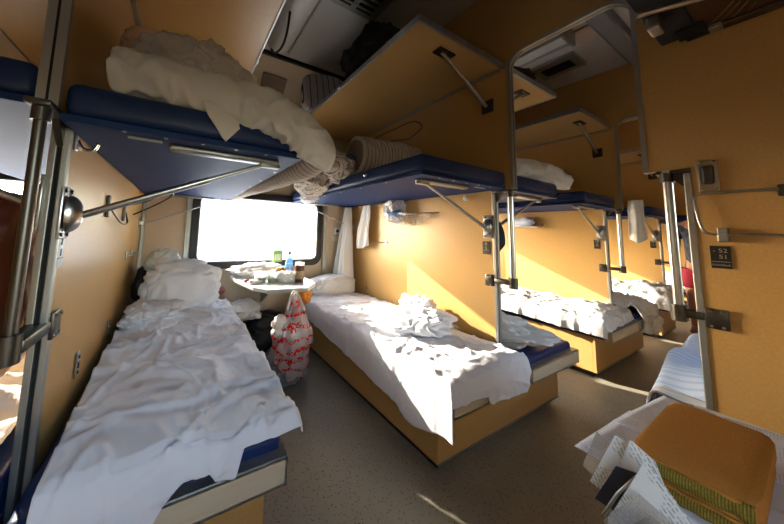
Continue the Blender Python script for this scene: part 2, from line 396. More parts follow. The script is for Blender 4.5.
# ------------------------------------------------------------------ transverse partitions with aisle opening
def arc(cy, cz, r, a0, a1, n=7):
    return [(cy + r * math.cos(math.radians(a0 + (a1 - a0) * k / n)), cz + r * math.sin(math.radians(a0 + (a1 - a0) * k / n))) for k in range(n + 1)]
ZA = 2.345
YP0, YPL = YP, YP + .022
OPEN0 = [(YU, ZOV)] + list(reversed(arc(YU - .10, ZA - .10, .10, 0, 90))) [::-1] + arc(YSU + .11, ZA - .11, .11, 90, 180) + [(YSU, ZOV)]
def partition(k, name, label):
    x0 = XP[k]; x1 = x0 + T
    YP, OPEN = (YPL, [(y + (.03 if y > -2.2 else 0), z) for y, z in OPEN0]) if k == 0 else (YP0, OPEN0)
    YB = YP + (.03 if k == 0 else 0)
    poly = [(0, 0), (YB, 0), (YB, .85), (YP, .85), (YP, ZOV)] + OPEN + [(YS, ZOV), (YS, 0), (YN, 0), (YN, 2.45), (-3.05, 2.68), (-2.8, 2.82), (-2.4, 2.88), (-1.4, 2.90), (-.6, 2.86), (-.36, 2.81), (-.18, 2.71), (-.06, 2.56), (0, 2.38)]
    w = MB().prism(poly, 'x', x0 + .002, x1 - .002).build(name, LAM); struct(w, label, 'wall')
    for y, s, za, zb in ((YB, -1, 0, .85), (YP, -1, .85, ZOV - .02), (YS, 1, 0, ZOV - .02)):
        mb = MB()
        for a, b in ((x0 - .004, x0 + .013), (x1 - .013, x1 + .004)): mb.box(a, b, y, y + s * .02, za, zb, .003)
        po = mb.build('edge_post', ALU, w)
        MB().box(x0 + .012, x1 - .012, y, y + s * .008, za, zb).build('post_groove', DARK, po)
    # moulding round the upper opening
    path = OPEN
    mb = MB(); n = len(path); ins, outs = [], []
    for i, p in enumerate(path):
        a = Vector(path[max(i-1, 0)]); b = Vector(path[min(i+1, n-1)]); t = (b - a).normalized(); nn = Vector((t.y, -t.x))
        c = Vector((-2.2, 2.0))
        if nn.dot(c - Vector(p)) < 0: nn = -nn
        ins.append(Vector(p) + nn * .011); outs.append(Vector(p) - nn * .006)
    for i in range(n - 1):
        q = [ins[i], ins[i+1], outs[i+1], outs[i]]
        A = [mb.bm.verts.new((x0 - .004, v.x, v.y)) for v in q]; B = [mb.bm.verts.new((x1 + .004, v.x, v.y)) for v in q]
        mb.quad(A); mb.quad(B)
        for e in range(4): mb.quad((A[e], A[(e+1) % 4], B[(e+1) % 4], B[e]))
    ot = mb.build('opening_moulding', ALU, w)
    g = MB()
    for i in range(n - 1):
        q = [ins[i], ins[i+1]]
        A = [g.bm.verts.new((x0 + T * .42, v.x, v.y)) for v in q] + [g.bm.verts.new((x0 + T * .58, v.x, v.y)) for v in reversed(q)]
        mid = sum((a.co for a in A), Vector()) / 4; d = (Vector((0, -2.2, 2.0)) - Vector((0, mid.y, mid.z))).normalized() * .002
        for a in A: a.co += d
        g.quad(A)
    g.build('moulding_groove', DARK, ot)
    return w
partition(0, 'wall_left', 'mustard partition along the left berths')
partition(1, 'wall_right', 'mustard partition with rounded aisle opening behind the right berth')
partition(2, 'wall_right_second', 'second mustard partition down the aisle')
partition(3, 'wall_right_third', 'third mustard partition down the aisle')
partition(4, 'wall_right_fourth', 'farthest mustard partition down the aisle')

# corner and conduit strips on the window wall
for nm, a, b, y0, lb in (('trim_2', .0, .028, -.012, 'grey corner strip by the left partition'), ('trim_3', .33, .375, -.03, 'grey conduit strip left of the window'),
                         ('trim_4', 1.735, 1.78, -.03, 'grey conduit strip right of the window')):
    o = MB().box(a, b, y0, .0, .35 if nm == 'trim_2' else .62, 1.46 if nm != 'trim_2' else 2.3, .004).build(nm, ALU); struct(o, lb, 'trim')
o = MB().box(.03, .40, -.008, 0, .70, .712).build('trim_5', CREAM); struct(o, 'thin horizontal joint strip left of the window', 'trim')

# ------------------------------------------------------------------ grab poles at partition ends
def screw(mb, x, y, z, ax='x', r=.006):
    d = {'x': Vector((.004, 0, 0)), 'y': Vector((0, .004, 0))}[ax]
    mb.cyl(Vector((x, y, z)) - d, Vector((x, y, z)) + d, r, 8)
def one_screw(x, y, z, parent, m, r=.006, ax='x'):
    sc = MB(); screw(sc, x, y, z, ax, r); return sc.build('screw', m, parent, sharp=40)
def grab_pole(k, side, label, group=None, detail=True, double=False, pr=.017):
    x0, x1 = XP[k], XP[k] + T; xm = (x0 + x1) / 2
    ye, yu, s = (YP, YU, -1) if side == 'berth' else (YS, YSU, 1)
    yp = yu - s * .012 if side == 'berth' else yu - .055
    if side == 'berth':
        yp = YU + .022
        if k == 0: ye, yp = YPL, YU + .002
    root = thing('grab_pole', (xm, yp, .867), label, 'grab pole', group)
    xs = [x0 + .0, x0 + .032] if double else [xm]
    for x in xs: MB().cyl((x, yp, .845), (x, yp, ZOV + .0), pr, 18).build('pole', PSTEEL if k == 0 else STEEL, root, sharp=50)
    lb = MB()
    for x in xs: lb.cyl((x, yp, .835), (x, yp, .90), pr + .009, 18)
    lb.box(x0 - .008, x1 + .008, min(ye, yp), max(ye, yp), .852, .884, .006)
    lb.box(x0 - .012, x0 - .002, min(ye, ye - s * .055), max(ye, ye - s * .055), .83, .905, .003)
    lb.box(x1 + .002, x1 + .012, min(ye, ye - s * .055), max(ye, ye - s * .055), .83, .905, .003)
    lbo = lb.build('lower_bracket', DSTEEL, root, sharp=40)
    if detail:
        for dy in (.015, .042):
            for dz in (.84, .895):
                for xx in (x0 - .013, x1 + .013): one_screw(xx, ye - s * dy, dz, lbo, CHROME, .005)
    ub = MB()
    ub.box(x0 - .006, x1 + .006, min(ye, yp + s * .03), max(ye, yp + s * .03), ZOV - .016, ZOV - .001, .003)
    for x in xs: ub.cyl((x, yp, ZOV - .05), (x, yp, ZOV - .012), pr + .006, 18)
    ub.prism([(ye, ZOV - .01), (ye + s * .075, ZOV - .01), (ye + s * .0, ZOV - .10)], 'x', x0 + .01, x1 - .01)
    ub.build('upper_bracket', DSTEEL, root, sharp=40)
    return root
grab_pole(0, 'berth', 'dark steel grab pole at the front edge of the left partition', pr=.0125)
grab_pole(1, 'berth', 'steel grab pole at the end of the right berth partition')
grab_pole(1, 'side', 'thick shiny double grab pole beside the dark mustard panel on the right', double=True, pr=.0125)
grab_pole(2, 'berth', 'steel grab pole with a hanging white towel above it, second partition down the aisle', None, False)
grab_pole(3, 'berth', 'small steel grab pole on the third partition down the aisle', None, False)
grab_pole(4, 'berth', 'farthest tiny steel grab pole down the aisle', None, False)

# ------------------------------------------------------------------ berths
def lower_berth(xp, s, w, dz, label, group, dark=False):
    """xp: partition face, s: +1 berth extends to +x, dz: height offset of rail and cushion"""
    X = lambda d: xp + s * d
    def bx(mb, d0, d1, *a, **k): return mb.box(min(X(d0), X(d1)), max(X(d0), X(d1)), *a, **k)
    root = thing('lower_berth', (X(w / 2), -.95, 0), label, 'berth', group)
    bx(MB(), -T * .49, w, -1.875, -1.855, .045, .385 + dz).build('front_panel', LAM, root)
    bx(MB(), w - .02, w, -1.855, -.02, .045, .385 + dz, .002).build('side_panel', LAM, root)
    bx(MB(), .0, w - .03, -1.84, -.03, .0, .06).build('plinth', DSTEEL, root)
    st = MB(); bx(st, -T * .49, w + .001, -1.879, -1.873, .045, .053)
    st.build('kick_strip', ALU, root)
    bx(MB(), .005, w + .02, -1.94, -.02, .385 + dz, .41 + dz, .004).build('bed_board', NAVYB, root)
    bx(MB(), .01, w + .025, -1.955, -.03, .41 + dz, .50 + dz, .022, 4).build('cushion', NAVY, root, sharp=60)
    bx(MB(), .0, w + .03, -1.99, -1.955, .375 + dz, .455 + dz, .004).build('end_rail', RAILC, root)
    ed = MB()
    for z in (.375, .449): bx(ed, .0, w + .032, -1.993, -1.953, z + dz, z + .007 + dz)
    bx(ed, w + .026, w + .033, -1.993, -1.95, .375 + dz, .455 + dz)
    ed.build('rail_edging', STEEL, root)
    bx(MB(), .0, w + .03, -1.99, -1.945, .455 + dz, .459 + dz).build('rail_top', ALU, root)
    return root
GL = 'lower berths along the carriage'
lower_berth(0, 1, .61, 0, 'nearest lower berth on the left, navy cushion showing under a white sheet', GL)
lower_berth(W, -1, .63, -.05, 'lower berth on the right of the table, mustard box with a cream end rail', GL)
lower_berth(W + T, 1, .57, -.06, 'lower berth just past the right partition with bunched sheet and bare navy end', GL)
lower_berth(XP[2], -1, .63, -.05, 'lower berth in the next bay with a sunlit quilt spread on it', GL)
lower_berth(XP[2] + T, 1, .57, -.04, 'lower berth backing onto the second partition down the aisle', GL)
lower_berth(XP[3], -1, .63, -.05, 'lower berth in the third bay, second along the aisle past the sunlit quilt', GL)
lower_berth(XP[4], -1, .63, -.05, 'farthest lower berth in sight down the aisle', GL)
lower_berth(-T, -1, .61, 0, 'lower berth at the left edge, behind the left partition', GL)

def strut(mb, p0, p1, r=.009):
    p0, p1 = Vector(p0), Vector(p1); mid = p0.lerp(p1, .62)
    mb.tube([p0, mid], r, 10); mb.tube([mid, p1], r * .72, 10)
def upper_berth(xp, s, w, label, group, near=True, dz=0.):
    X = lambda d: xp + s * d
    def bx(mb, d0, d1, *a, **k): return mb.box(min(X(d0), X(d1)), max(X(d0), X(d1)), *a, **k)
    root = thing('upper_berth', (X(w / 2), -.95, 1.455), label, 'berth', group)
    bx(MB(), .004, w, -1.895, -.02, 1.455, 1.475, .003).build('board', NAVYB, root)
    bx(MB(), .008, w + .004, -1.90, -.02, 1.473, 1.568, .028, 4).build('cushion', NAVY, root, sharp=60)
    for ys, nm in ((-1.77, 1), (-.13, 0)):
        d1 = w * .86 if nm else w * .92
        dy = -.03 if nm else 0
        mb = MB(); strut(mb, (X(.03), ys, 1.205), (X(d1), ys + dy, 1.447), .011 if nm else .006)
        so = mb.build('strut', STEEL, root, sharp=50)
        b = MB()
        if nm:
            bx(b, 0, .008, ys - .04, ys + .03, 1.14, 1.29, .003)
            b.blob(lambda v: Vector((X(.012 + max(0, v.x) * .035), ys - .005 + v.y * .032, 1.212 + v.z * .055)), 3)
        else:
            bx(b, 0, .006, ys - .02, ys + .02, 1.17, 1.25, .002)
            bx(b, 0, .03, ys - .008, ys + .008, 1.19, 1.22)
        bo = b.build('strut_bracket', STEEL, root, sharp=40)
        if near and nm:
            for yy in (ys - .028, ys + .018):
                for zz in (1.152, 1.278): one_screw(X(.009), yy, zz, bo, DSTEEL)
    h = MB()
    bx(h, w * .36, w * .90, -1.825, -1.775, 1.437, 1.457, .008, 3)
    bx(h, w * .80, w * .91, -1.815, -1.785, 1.425, 1.44, .005)
    h.build('handle_plate', ALU, root, sharp=40)
    h = MB(); bx(h, w * .30, w * .78, -.16, -.11, 1.441, 1.457, .004); h.build('rear_plate', ALU, root)
    if near:
        h = MB(); bx(h, .14, .23, -1.845, -1.825, 1.45, 1.457, .003); h.build('catch_plate', ALU, root)
        for q in range(5): MB().cyl((X(w * (.2 + .15 * q)), -1.88, 1.4535), (X(w * (.2 + .15 * q)), -1.88, 1.4565), .006, 8).build('board_screw', STEEL, root)
        for q in range(6): MB().cyl((X(w - .02), -1.6 + .27 * q, 1.4535), (X(w - .02), -1.6 + .27 * q, 1.4565), .006, 8).build('board_screw', STEEL, root)
    if dz: root.location.z += dz
    return root
GU = 'upper berths along the carriage'
ul = upper_berth(0, 1, .69, 'navy upper berth on the left carrying a rolled white quilt', GU, True, -.028)
ur = upper_berth(W, -1, .76, 'navy upper berth on the right under a striped mattress roll', GU)
b = MB(); b.blob(lambda v: Vector((W - .766 + min(0, v.x) * .012, -1.42 + v.y * .02, 1.53 + v.z * .014)), 3); b.build('side_knob', CHROME, ur, sharp=40)
b = MB(); b.blob(lambda v: Vector((W - .02 + v.x * .016, -1.62 + v.y * .018, 1.42 + v.z * .02)), 3); b.build('buffer', WPLAST, ur)
upper_berth(W + T, 1, .66, 'navy upper berth past the rounded opening with a pale quilt on its end', GU, False)
upper_berth(XP[2], -1, .72, 'navy upper berth in the next bay above the sunlit quilt', GU, False)
upper_berth(XP[3], -1, .72, 'navy upper berth in the third bay down the aisle', GU, False)
upper_berth(XP[4], -1, .72, 'farthest navy upper berth down the aisle', GU, False)
upper_berth(-T, -1, .66, 'navy upper berth at the left edge, behind the left partition', GU, False)

def luggage_shelf(xp, s, w, label, group, z=2.27):
    X = lambda d: xp + s * d
    def bx(mb, d0, d1, *a, **k): return mb.box(min(X(d0), X(d1)), max(X(d0), X(d1)), *a, **k)
    root = thing('luggage_shelf', (X(w / 2), -1.0, z), label, 'shelf', group)
    bx(MB(), .004, w, -1.90, -.03, z, z + .024).build('panel', LAM, root)
    e = MB(); bx(e, w - .003, w + .010, -1.912, -.03, z - .006, z + .034, .003); bx(e, .004, w + .010, -1.912, -1.897, z - .006, z + .034, .003)
    e.build('edge_trim', ALU, root)
    h = MB(); bx(h, .0, .026, -1.88, -.03, z - .012, z, .003); h.build('hinge_strip', ALU, root)
    mb = MB(); mb.cyl((X(.02), -1.79, z - .225), (X(w * .62), -1.80, z - .004), .011, 12); mb.build('strut', STEEL, root, sharp=50)
    bx(MB(), 0, .012, -1.83, -1.75, z - .27, z - .18, .004).build('strut_bracket', DSTEEL, root)
    bx(MB(), w * .5, w * .68, -1.83, -1.77, z - .012, z, .003).build('strut_bracket', DSTEEL, root)
    c = MB(); bx(c, w + .008, w + .02, -1.10, -1.06, z, z + .03, .003); c.build('edge_clip', STEEL, root)
    return root
GS = 'fold-down luggage shelves'
luggage_shelf(0, 1, .655, 'mustard luggage shelf high on the left above the rolled quilt', GS)
luggage_shelf(W, -1, .78, 'mustard luggage shelf high on the right holding a striped pillow', GS)
luggage_shelf(W + T, 1, .68, 'luggage shelf just past the rounded opening with a dark bag on it', GS)
luggage_shelf(XP[2], -1, .74, 'luggage shelf of the next bay seen through the rounded opening', GS)
luggage_shelf(XP[3], -1, .74, 'luggage shelf in the third bay down the aisle', GS)
luggage_shelf(-T, -1, .66, 'luggage shelf at the top left corner, behind the left partition', GS)

# ------------------------------------------------------------------ bed linen
def ease_over(o, r):
    """length o past an edge -> (horizontal, drop)"""
    if o <= 0: return 0., 0.
    h = r * (1 - math.exp(-o / r)); return h, o - h
def bed_sheet(name, xw, s, w, yb, yf, ztop, front, side, label, cat, m=SHEET, seed=1., amp=.012, nu=90, nv=170, xstart=None, puff=.012, group=None):
    """draped sheet: front / side give (position, bottom z) pairs for the hanging edges"""
    xstart = xstart or (lambda y: .03)
    hs = max(ztop - min(z for _, z in side), .02) + .03
    hf = ztop - min(z for _, z in front) + .03
    mb = MB(); Lu = w; Lv = yb - yf
    def f(u, v):
        # v runs back -> front, last part hangs; u runs from partition outward, last part hangs
        b = v * (Lv + hf); y0 = yb - min(b, Lv)
        a = u * (Lu + hs)
        x0 = xstart(y0)
        d = x0 + (a / Lu) * (Lu - x0) if a < Lu else a
        sb = ztop - lerp_pts(y0, side); fb = ztop - lerp_pts(min(d, w), front)
        oa = max(0, a - Lu); ob_ = max(0, b - Lv)
        oa = min(oa, hs) / hs * (sb + .02); ob_ = ob_ / hf * (fb + .02)
        ha, da = ease_over(oa, .022); hb, db = ease_over(ob_, .022)
        X = min(d, w) + ha; Y = y0 - hb; drop = max(da, db) if min(da, db) > 0 else da + db
        wv = wrinkle(X * 1.0, (y0 - ob_) * 1.0, seed, amp)
        z = ztop - drop
        soft = puff * math.sin(PI * min(1, max(0, d / w))) * (1 if ob_ <= 0 else 0)
        top = 1 if drop < .01 else max(0, 1 - drop / .05)
        z += (wv + soft) * (.25 + .75 * top) if drop < .01 else wv * top
        fold = .5 + .5 * nz(X * 7 + seed, Y * 2, seed)
        if db > .005: Y -= (.014 * fold + .7 * wv) * min(1, db / .06)
        if da > .005: X += (.012 * (.5 + .5 * nz(y0 * 6, seed, 3)) + .6 * wv) * min(1, da / .06)
        return Vector((xw + s * X, Y, z))
    mb.grid(f, nu, nv, lambda u, v: (u * (Lu + hs), v * (Lv + hf)))
    o = mb.build(name, m, None, solid=.006)
    tag(o, label, cat, group); return o

bed_sheet('bed_sheet', 0, 1, .67, -.30, -1.955, .545,
          [(.06, .40), (.18, .385), (.27, .41), (.36, .49), (.415, .49), (.445, .46), (.485, .452), (.512, .515), (.60, .515), (.67, .522)],
          [(-1.95, .50), (-1.4, .46), (-.3, .46)],
          'big white creased sheet over the left berth, hanging in a tongue at its end', 'sheet', SHEET, 3.3, .017, 110, 220,
          xstart=lambda y: .035 + .03 * min(1, max(0, (-y - 1.4) / .45)), puff=.018)
bed_sheet('bed_sheet', W, -1, .665, -.28, -1.975, .475,
          [(.03, .405), (.055, .37), (.08, .315), (.40, .335), (.425, .345), (.45, .385), (.60, .385), (.675, .395), (.695, .30), (.71, .26)],
          [(-1.98, .25), (-1.75, .19), (-1.6, .24), (-.95, .29), (-.5, .33), (-.28, .35)],
          'white sheet over the right berth, draped down its box toward the aisle', 'sheet', SHEET, 8.1, .0105, 110, 220, puff=.015)
bed_sheet('bed_sheet', XP[2], -1, .66, -.25, -1.93, .49,
          [(.02, .42), (.2, .40), (.4, .41), (.66, .40)], [(-1.9, .36), (-1.2, .38), (-.25, .38)],
          'sunlit puffy white quilt on the lower berth of the next bay', 'quilt', SHEETG, 12.6, .018, 70, 130, puff=.04)
bed_sheet('bed_sheet', -T, -1, .64, -.25, -1.90, .56,
          [(.02, .35), (.3, .36), (.6, .36)], [(-1.9, .4), (-.25, .42)],
          'white sheet at the left edge, seen behind the left partition', 'sheet', SHEETG, 15.2, .03, 60, 110, puff=.05)
bed_sheet('bed_sheet', XP[3], -1, .66, -.3, -1.93, .50,
          [(.02, .40), (.66, .36)], [(-1.9, .36), (-.3, .38)], 'pale bedding on the berth in the third bay down the aisle', 'sheet', SHEETG, 21., .035, 50, 90, puff=.04)
bed_sheet('bed_sheet', XP[2] + T, 1, .59, -.9, -1.955, .50, [(.02, .30), (.25, .26), (.4, .22), (.62, .30)], [(-1.95, .34), (-.9, .38)], 'white sheet hanging off the berth behind the second partition', 'sheet', SHEETG, 31., .03, 50, 90, puff=.03)
bed_sheet('bed_sheet', XP[4], -1, .66, -.3, -1.93, .50,
          [(.02, .40), (.66, .36)], [(-1.9, .36), (-.3, .38)], 'pale bedding on the farthest berth in sight', 'sheet', SHEETG, 25., .035, 50, 90, puff=.04)

def crumple(c, r, zfloor, seed, amp=.25, freq=2.2, fold=.16, boxy=1.):
    c = Vector(c); r = Vector(r)
    def fn(v):
        n = v.normalized()
        q = n * freq + Vector((seed, seed * .7, 3.1))
        q += Vector((nz(q.x, q.y, q.z), nz(q.y, q.z, q.x + 4), nz(q.z, q.x, q.y + 8))) * .6
        d = 1 + amp * noise.noise(q * .8) + fold * (billow(q * .9) - .35) + fold * .45 * (billow(q * 2.2) - .3) + fold * .55 * (ridge(q * 1.3 + Vector((7, 3, 1))) ** 5 - .15)
        if boxy != 1.: n = Vector([math.copysign(abs(t) ** boxy, t) for t in n])
        p = c + Vector((n.x * r.x, n.y * r.y, n.z * r.z)) * d
        if p.z < zfloor: p.z = zfloor + (p.z - zfloor) * .04
        return p
    return fn
def heap(name, m, parts, label, cat, parent=None):
    mb = MB()
    for fn, sub in parts: mb.blob(fn, sub)
    o = mb.build(name, m, parent)
    if parent is None: tag(o, label, cat)
    return o
def uv_obj(o, fx):
    me = o.data; uv = me.uv_layers[0].data
    for l in me.loops: uv[l.index].uv = fx(me.vertices[l.vertex_index].co)
# left bed: pillow heap by the window and a crumpled cloth in front of it
heap('pillow', SHEET, [(crumple((.345, -.47, .70), (.24, .16, .19), .55, 2.4, .12, 1.3, .15, .75), 6)], 'large crumpled white pillow heap at the window end of the left berth', 'pillow')
heap('crumpled_cloth', SHEET, [(crumple((.19, -.74, .60), (.14, .24, .075), .55, 5.5, .3, 1.7, .24), 6)], 'small crumpled white cloth beside the partition in front of the pillow heap', 'cloth')
heap('blanket_bundle', SHEETG, [(crumple((.20, -.30, .87), (.11, .10, .10), .70, 9.1, .2, 1.6, .22), 5)], 'twisted white bundle lying on top of the left pillow heap', 'blanket')
heap('dark_bag', BLACKBAG, [(crumple((.08, -.20, .68), (.07, .15, .16), .50, 3.7, .2, 1.6, .1), 4)], 'black bag wedged in the corner behind the left pillow heap', 'bag')
# right bed
heap('pillow', SHEETG, [(crumple((1.77, -.20, .565), (.27, .15, .115), .475, 6.4, .06, 1.5, .07, .75), 6)], 'plump white pillow at the window end of the right berth', 'pillow')
heap('bunched_sheet', SHEET, [(crumple((1.80, -1.46, .55), (.19, .20, .08), .485, 11.3, .3, 1.3, .22), 6), (crumple((1.93, -1.30, .575), (.10, .13, .09), .5, 14.1, .3, 2.0, .3), 5)],
     'bunched-up white sheet lying on the right berth against the partition', 'sheet')
heap('bunched_sheet', SHEETG, [(crumple((2.37, -1.52, .50), (.23, .36, .095), .44, 17.2, .25, 1.6, .22), 6)], 'grey-white bunched sheet on the berth just past the right partition', 'sheet')

# ------------------------------------------------------------------ rolls on the upper berths
def smooth_path(pts, n):
    out = []; P = [Vector(p) for p in pts]; m = len(P) - 1
    for i in range(n + 1):
        t = i / n * m; k = min(int(t), m - 1); f = t - k
        p0 = P[max(k-1, 0)]; p1 = P[k]; p2 = P[k+1]; p3 = P[min(k+2, m)]
        out.append(.5 * ((2 * p1) + (p2 - p0) * f + (2 * p0 - 5 * p1 + 4 * p2 - p3) * f * f + (3 * p1 - p0 - 3 * p2 + p3) * f ** 3))
    return out
def roll(mb, pts, r, seed, wr=.12, n=90, seg=40, flat=1., taper=None, ring=14.):
    path = smooth_path(pts, n)
    def rf(s, a, t):
        e = min(t, 1 - t); cap = 1. if e > .04 else max(.02, math.sqrt(max(0, 1 - ((.04 - e) / .04) ** 2)))
        f = 1 + wr * .8 * (ridge(Vector((s * ring, math.cos(a) * 1.1 + seed, math.sin(a) * 1.1))) - .5) + wr * nz(s * 5 + seed, math.cos(a), math.sin(a))
        return r * f * cap * (taper(t) if taper else 1)
    mb.tube(path, r, seg, True, rf)
mb = MB(); roll(mb, [(.085, -1.80, 1.615), (.20, -1.82, 1.625), (.40, -1.86, 1.605), (.56, -1.91, 1.57), (.68, -1.93, 1.515), (.745, -1.92, 1.46), (.735, -1.90, 1.41)], .079, 2.2, .24, 190, 56, taper=lambda t: 1.04 - .22 * t, ring=21.)
o = mb.build('rolled_quilt', SHEETG); tag(o, 'thick white rolled quilt drooping over the end of the left upper berth', 'quilt')
mb = MB(); roll(mb, [(.80, -1.86, 1.50), (.79, -1.70, 1.465), (.77, -1.45, 1.45), (.745, -1.0, 1.455), (.725, -.6, 1.46), (.72, -.22, 1.46), (.66, -.075, 1.455), (.4, -.06, 1.452), (.08, -.06, 1.455)], .062, 7.7, .12, 90, 32, taper=lambda t: 1.15 - .75 * t)
o = mb.build('striped_mattress', TICK); tag(o, 'striped mattress edge hanging along the side of the left upper berth', 'mattress')
heap('folded_sheet', SHEETG, [(crumple((.33, -1.58, 1.76), (.22, .14, .17), 1.542, 4.9, .15, 1.8, .22), 6)], 'loose white sheet folded behind the roll on the left upper berth', 'sheet')
mb = MB(); mb.grid(lambda u, v: Vector((.33 + .17 * u + .02 * v, -1.905 - .012 * math.sin(3 * u + 2), 1.56 - (.02 + .10 * max(0, 1 - abs(u - .35) / .45)) * v + .004 * nz(u * 6, v * 4))), 14, 10)
o = mb.build('sheet_corner', SHEETG, None, solid=.005); tag(o, 'pointed white sheet corner hanging below the roll on the left upper berth', 'sheet')
heap('pillow', PINKP, [(crumple((.125, -1.50, 1.885), (.085, .12, .075), 1.58, 8.8, .1, 1.6, .12, .8), 5)], 'small pinkish pillow on top of the bedding on the left upper berth', 'pillow')
mb = MB(); roll(mb, [(1.40, -1.16, 1.73), (1.60, -1.17, 1.735), (1.82, -1.18, 1.735), (1.98, -1.19, 1.73)], .155, 5.1, .10, 70, 44)
o = mb.build('rolled_mattress', TICK); tag(o, 'fat striped mattress roll lying across the right upper berth', 'mattress')
o = heap('crumpled_mattress_cover', TICK, [(crumple((1.33, -1.02, 1.65), (.13, .21, .12), 1.40, 3.9, .3, 1.2, .15), 6), (crumple((1.26, -.74, 1.58), (.13, .24, .12), 1.3, 6.9, .3, 1.2, .15), 6)],
     'crumpled striped cover spilling over the edge of the right upper berth', 'cover')
uv_obj(o, lambda c: (c.x * .8 + c.y * .5 + .4 * c.z, c.z))
heap('white_cloth', SHEET, [(crumple((1.28, -.62, 1.455), (.06, .13, .05), 1.2, 4.9, .2, 1.8, .2), 5)], 'bright white cloth tip hanging below the crumpled striped cover', 'cloth')
heap('blue_cloth', BLUEB, [(crumple((1.36, -1.14, 1.70), (.05, .06, .035), 1.3, 1.9, .2, 2, .2), 4)], 'small blue-grey cloth tucked into the end of the striped roll', 'cloth')
mb = MB(); roll(mb, [(2.22, -1.84, 1.625), (2.5, -1.86, 1.635), (2.74, -1.88, 1.635), (2.90, -1.88, 1.61), (2.97, -1.87, 1.58)], .064, 9.4, .3, 60, 32)
o = mb.build('rolled_quilt', SHEETG); tag(o, 'pale quilt roll on the upper berth seen through the rounded opening', 'quilt')

# things on the right luggage shelf
def cushion_fn(c, r, M, seed=1.):
    def fn(v):
        n = v.normalized(); n = Vector([math.copysign(abs(t) ** .55, t) for t in n])
        e = 1 - .35 * (abs(n.x) * abs(n.y)) ** 2
        return M @ Vector((n.x * r[0], n.y * r[1], n.z * r[2] * e * (1 + .15 * nz(n.x * 2 + seed, n.y * 2)))) + Vector(c)
    return fn
M = Matrix.Rotation(math.radians(-14), 3, 'Z') @ Matrix.Rotation(math.radians(80), 3, 'X')
o = MB().blob(cushion_fn((1.46, -.50, 2.51), (.24, .225, .08), M), 5).build('pillow', TICKD); tag(o, 'striped pillow propped on the right luggage shelf', 'pillow')
uv_obj(o, lambda c: (c.x * 2 + c.y * .3, c.z))
heap('dark_jacket', DNAVY, [(crumple((1.55, -1.18, 2.52), (.20, .25, .25), 2.295, 3.3, .25, 1.6, .2), 5)], 'black jacket heaped on the right luggage shelf', 'jacket')
heap('brown_bag', BROWNB, [(crumple((1.60, -1.42, 2.42), (.17, .20, .125), 2.295, 8.3, .2, 1.5, .15), 5)], 'dark brown bag on the right luggage shelf, nearest the aisle', 'bag')
o = MB().box(1.90, 2.05, -1.62, -1.42, 2.296, 2.52, .02, 3).build('dark_box', DNAVY); tag(o, 'dark box standing in the corner of the right luggage shelf', 'box')
heap('dark_bag', BROWNB, [(crumple((2.55, -1.62, 2.40), (.24, .22, .13), 2.295, 6.1, .2, 1.5, .15), 5)], 'dark brown bag on the luggage shelf just past the rounded opening', 'bag')
heap('light_bag', SHEETG, [(crumple((3.55, -1.1, 2.36), (.16, .2, .07), 2.295, 2.1, .2, 1.5, .15), 4)], 'pale bundle on the luggage shelf of the next bay', 'bundle')

# ------------------------------------------------------------------ wall fittings
def hook(x, s, y, z, label):
    root = thing('coat_hook', (x, y, z), label, 'hook')
    mb = MB(); mb.box(min(x, x + s * .006), max(x, x + s * .006), y - .012, y + .012, z - .02, z + .03, .002); mb.build('plate', STEEL, root)
    MB().tube(smooth_path([(x + s * .005, y, z + .012), (x + s * .02, y, z - .012), (x + s * .045, y, z - .012), (x + s * .055, y, z + .012)], 12), .0055, 8).build('hook_arm', CHROME, root)
hook(0, 1, -1.745, 1.40, 'curved chrome coat hook below the corner of the left upper berth')
hook(W, -1, -.105, 1.43, 'small hook in the far right corner behind the long white towel')
def wire(pts, r, name, m, parent, n=24): return MB().tube(smooth_path(pts, n), r, 8).build(name, m, parent, sharp=60)
def towel_rail(x, s, y0, y1, z, out, label, bend=0.):
    root = thing('towel_rail', (x, (y0 + y1) / 2, z), label, 'rail')
    MB().tube([(x, y0, z), (x + s * out, y0, z - bend), (x + s * out, y1, z - bend), (x, y1, z)], .0055, 8).build('bar', STEEL, root, sharp=60)
    for y in (y0, y1):
        mb = MB(); mb.box(min(x, x + s * .006), max(x, x + s * .006), y - .014, y + .014, z - .025, z + .025, .002); mb.build('mount', STEEL, root)
towel_rail(W, -1, -.72, -.30, 1.06, .03, 'short horizontal rail on the right partition below the small towel')
towel_rail(W, -1, -.78, -.20, 1.425, .045, 'hanging rail on the right partition carrying the small towel')
towel_rail(0, 1, -.62, -.38, .96, .035, 'short sloping rail on the left partition near the window corner')
# folded net shelf on the left partition
root = thing('net_shelf', (0, -.9, 1.22), 'folded wire net shelf on the left partition under the upper berth', 'rack')
wire([(0.01, -1.26, 1.24), (.12, -1.10, 1.28), (.22, -.95, 1.36), (.23, -.72, 1.36), (.12, -.62, 1.29), (.01, -.55, 1.23)], .005, 'frame', DSTEEL, root)
wire([(0.01, -1.25, 1.235), (.03, -1.1, 1.17), (.03, -.9, 1.17), (.01, -.85, 1.235)], .004, 'frame', DSTEEL, root)
MB().box(0, .012, -1.275, -1.245, 1.19, 1.29, .003).build('mount', DSTEEL, root); MB().box(0, .012, -.875, -.85, 1.18, 1.27, .003).build('mount', DSTEEL, root)
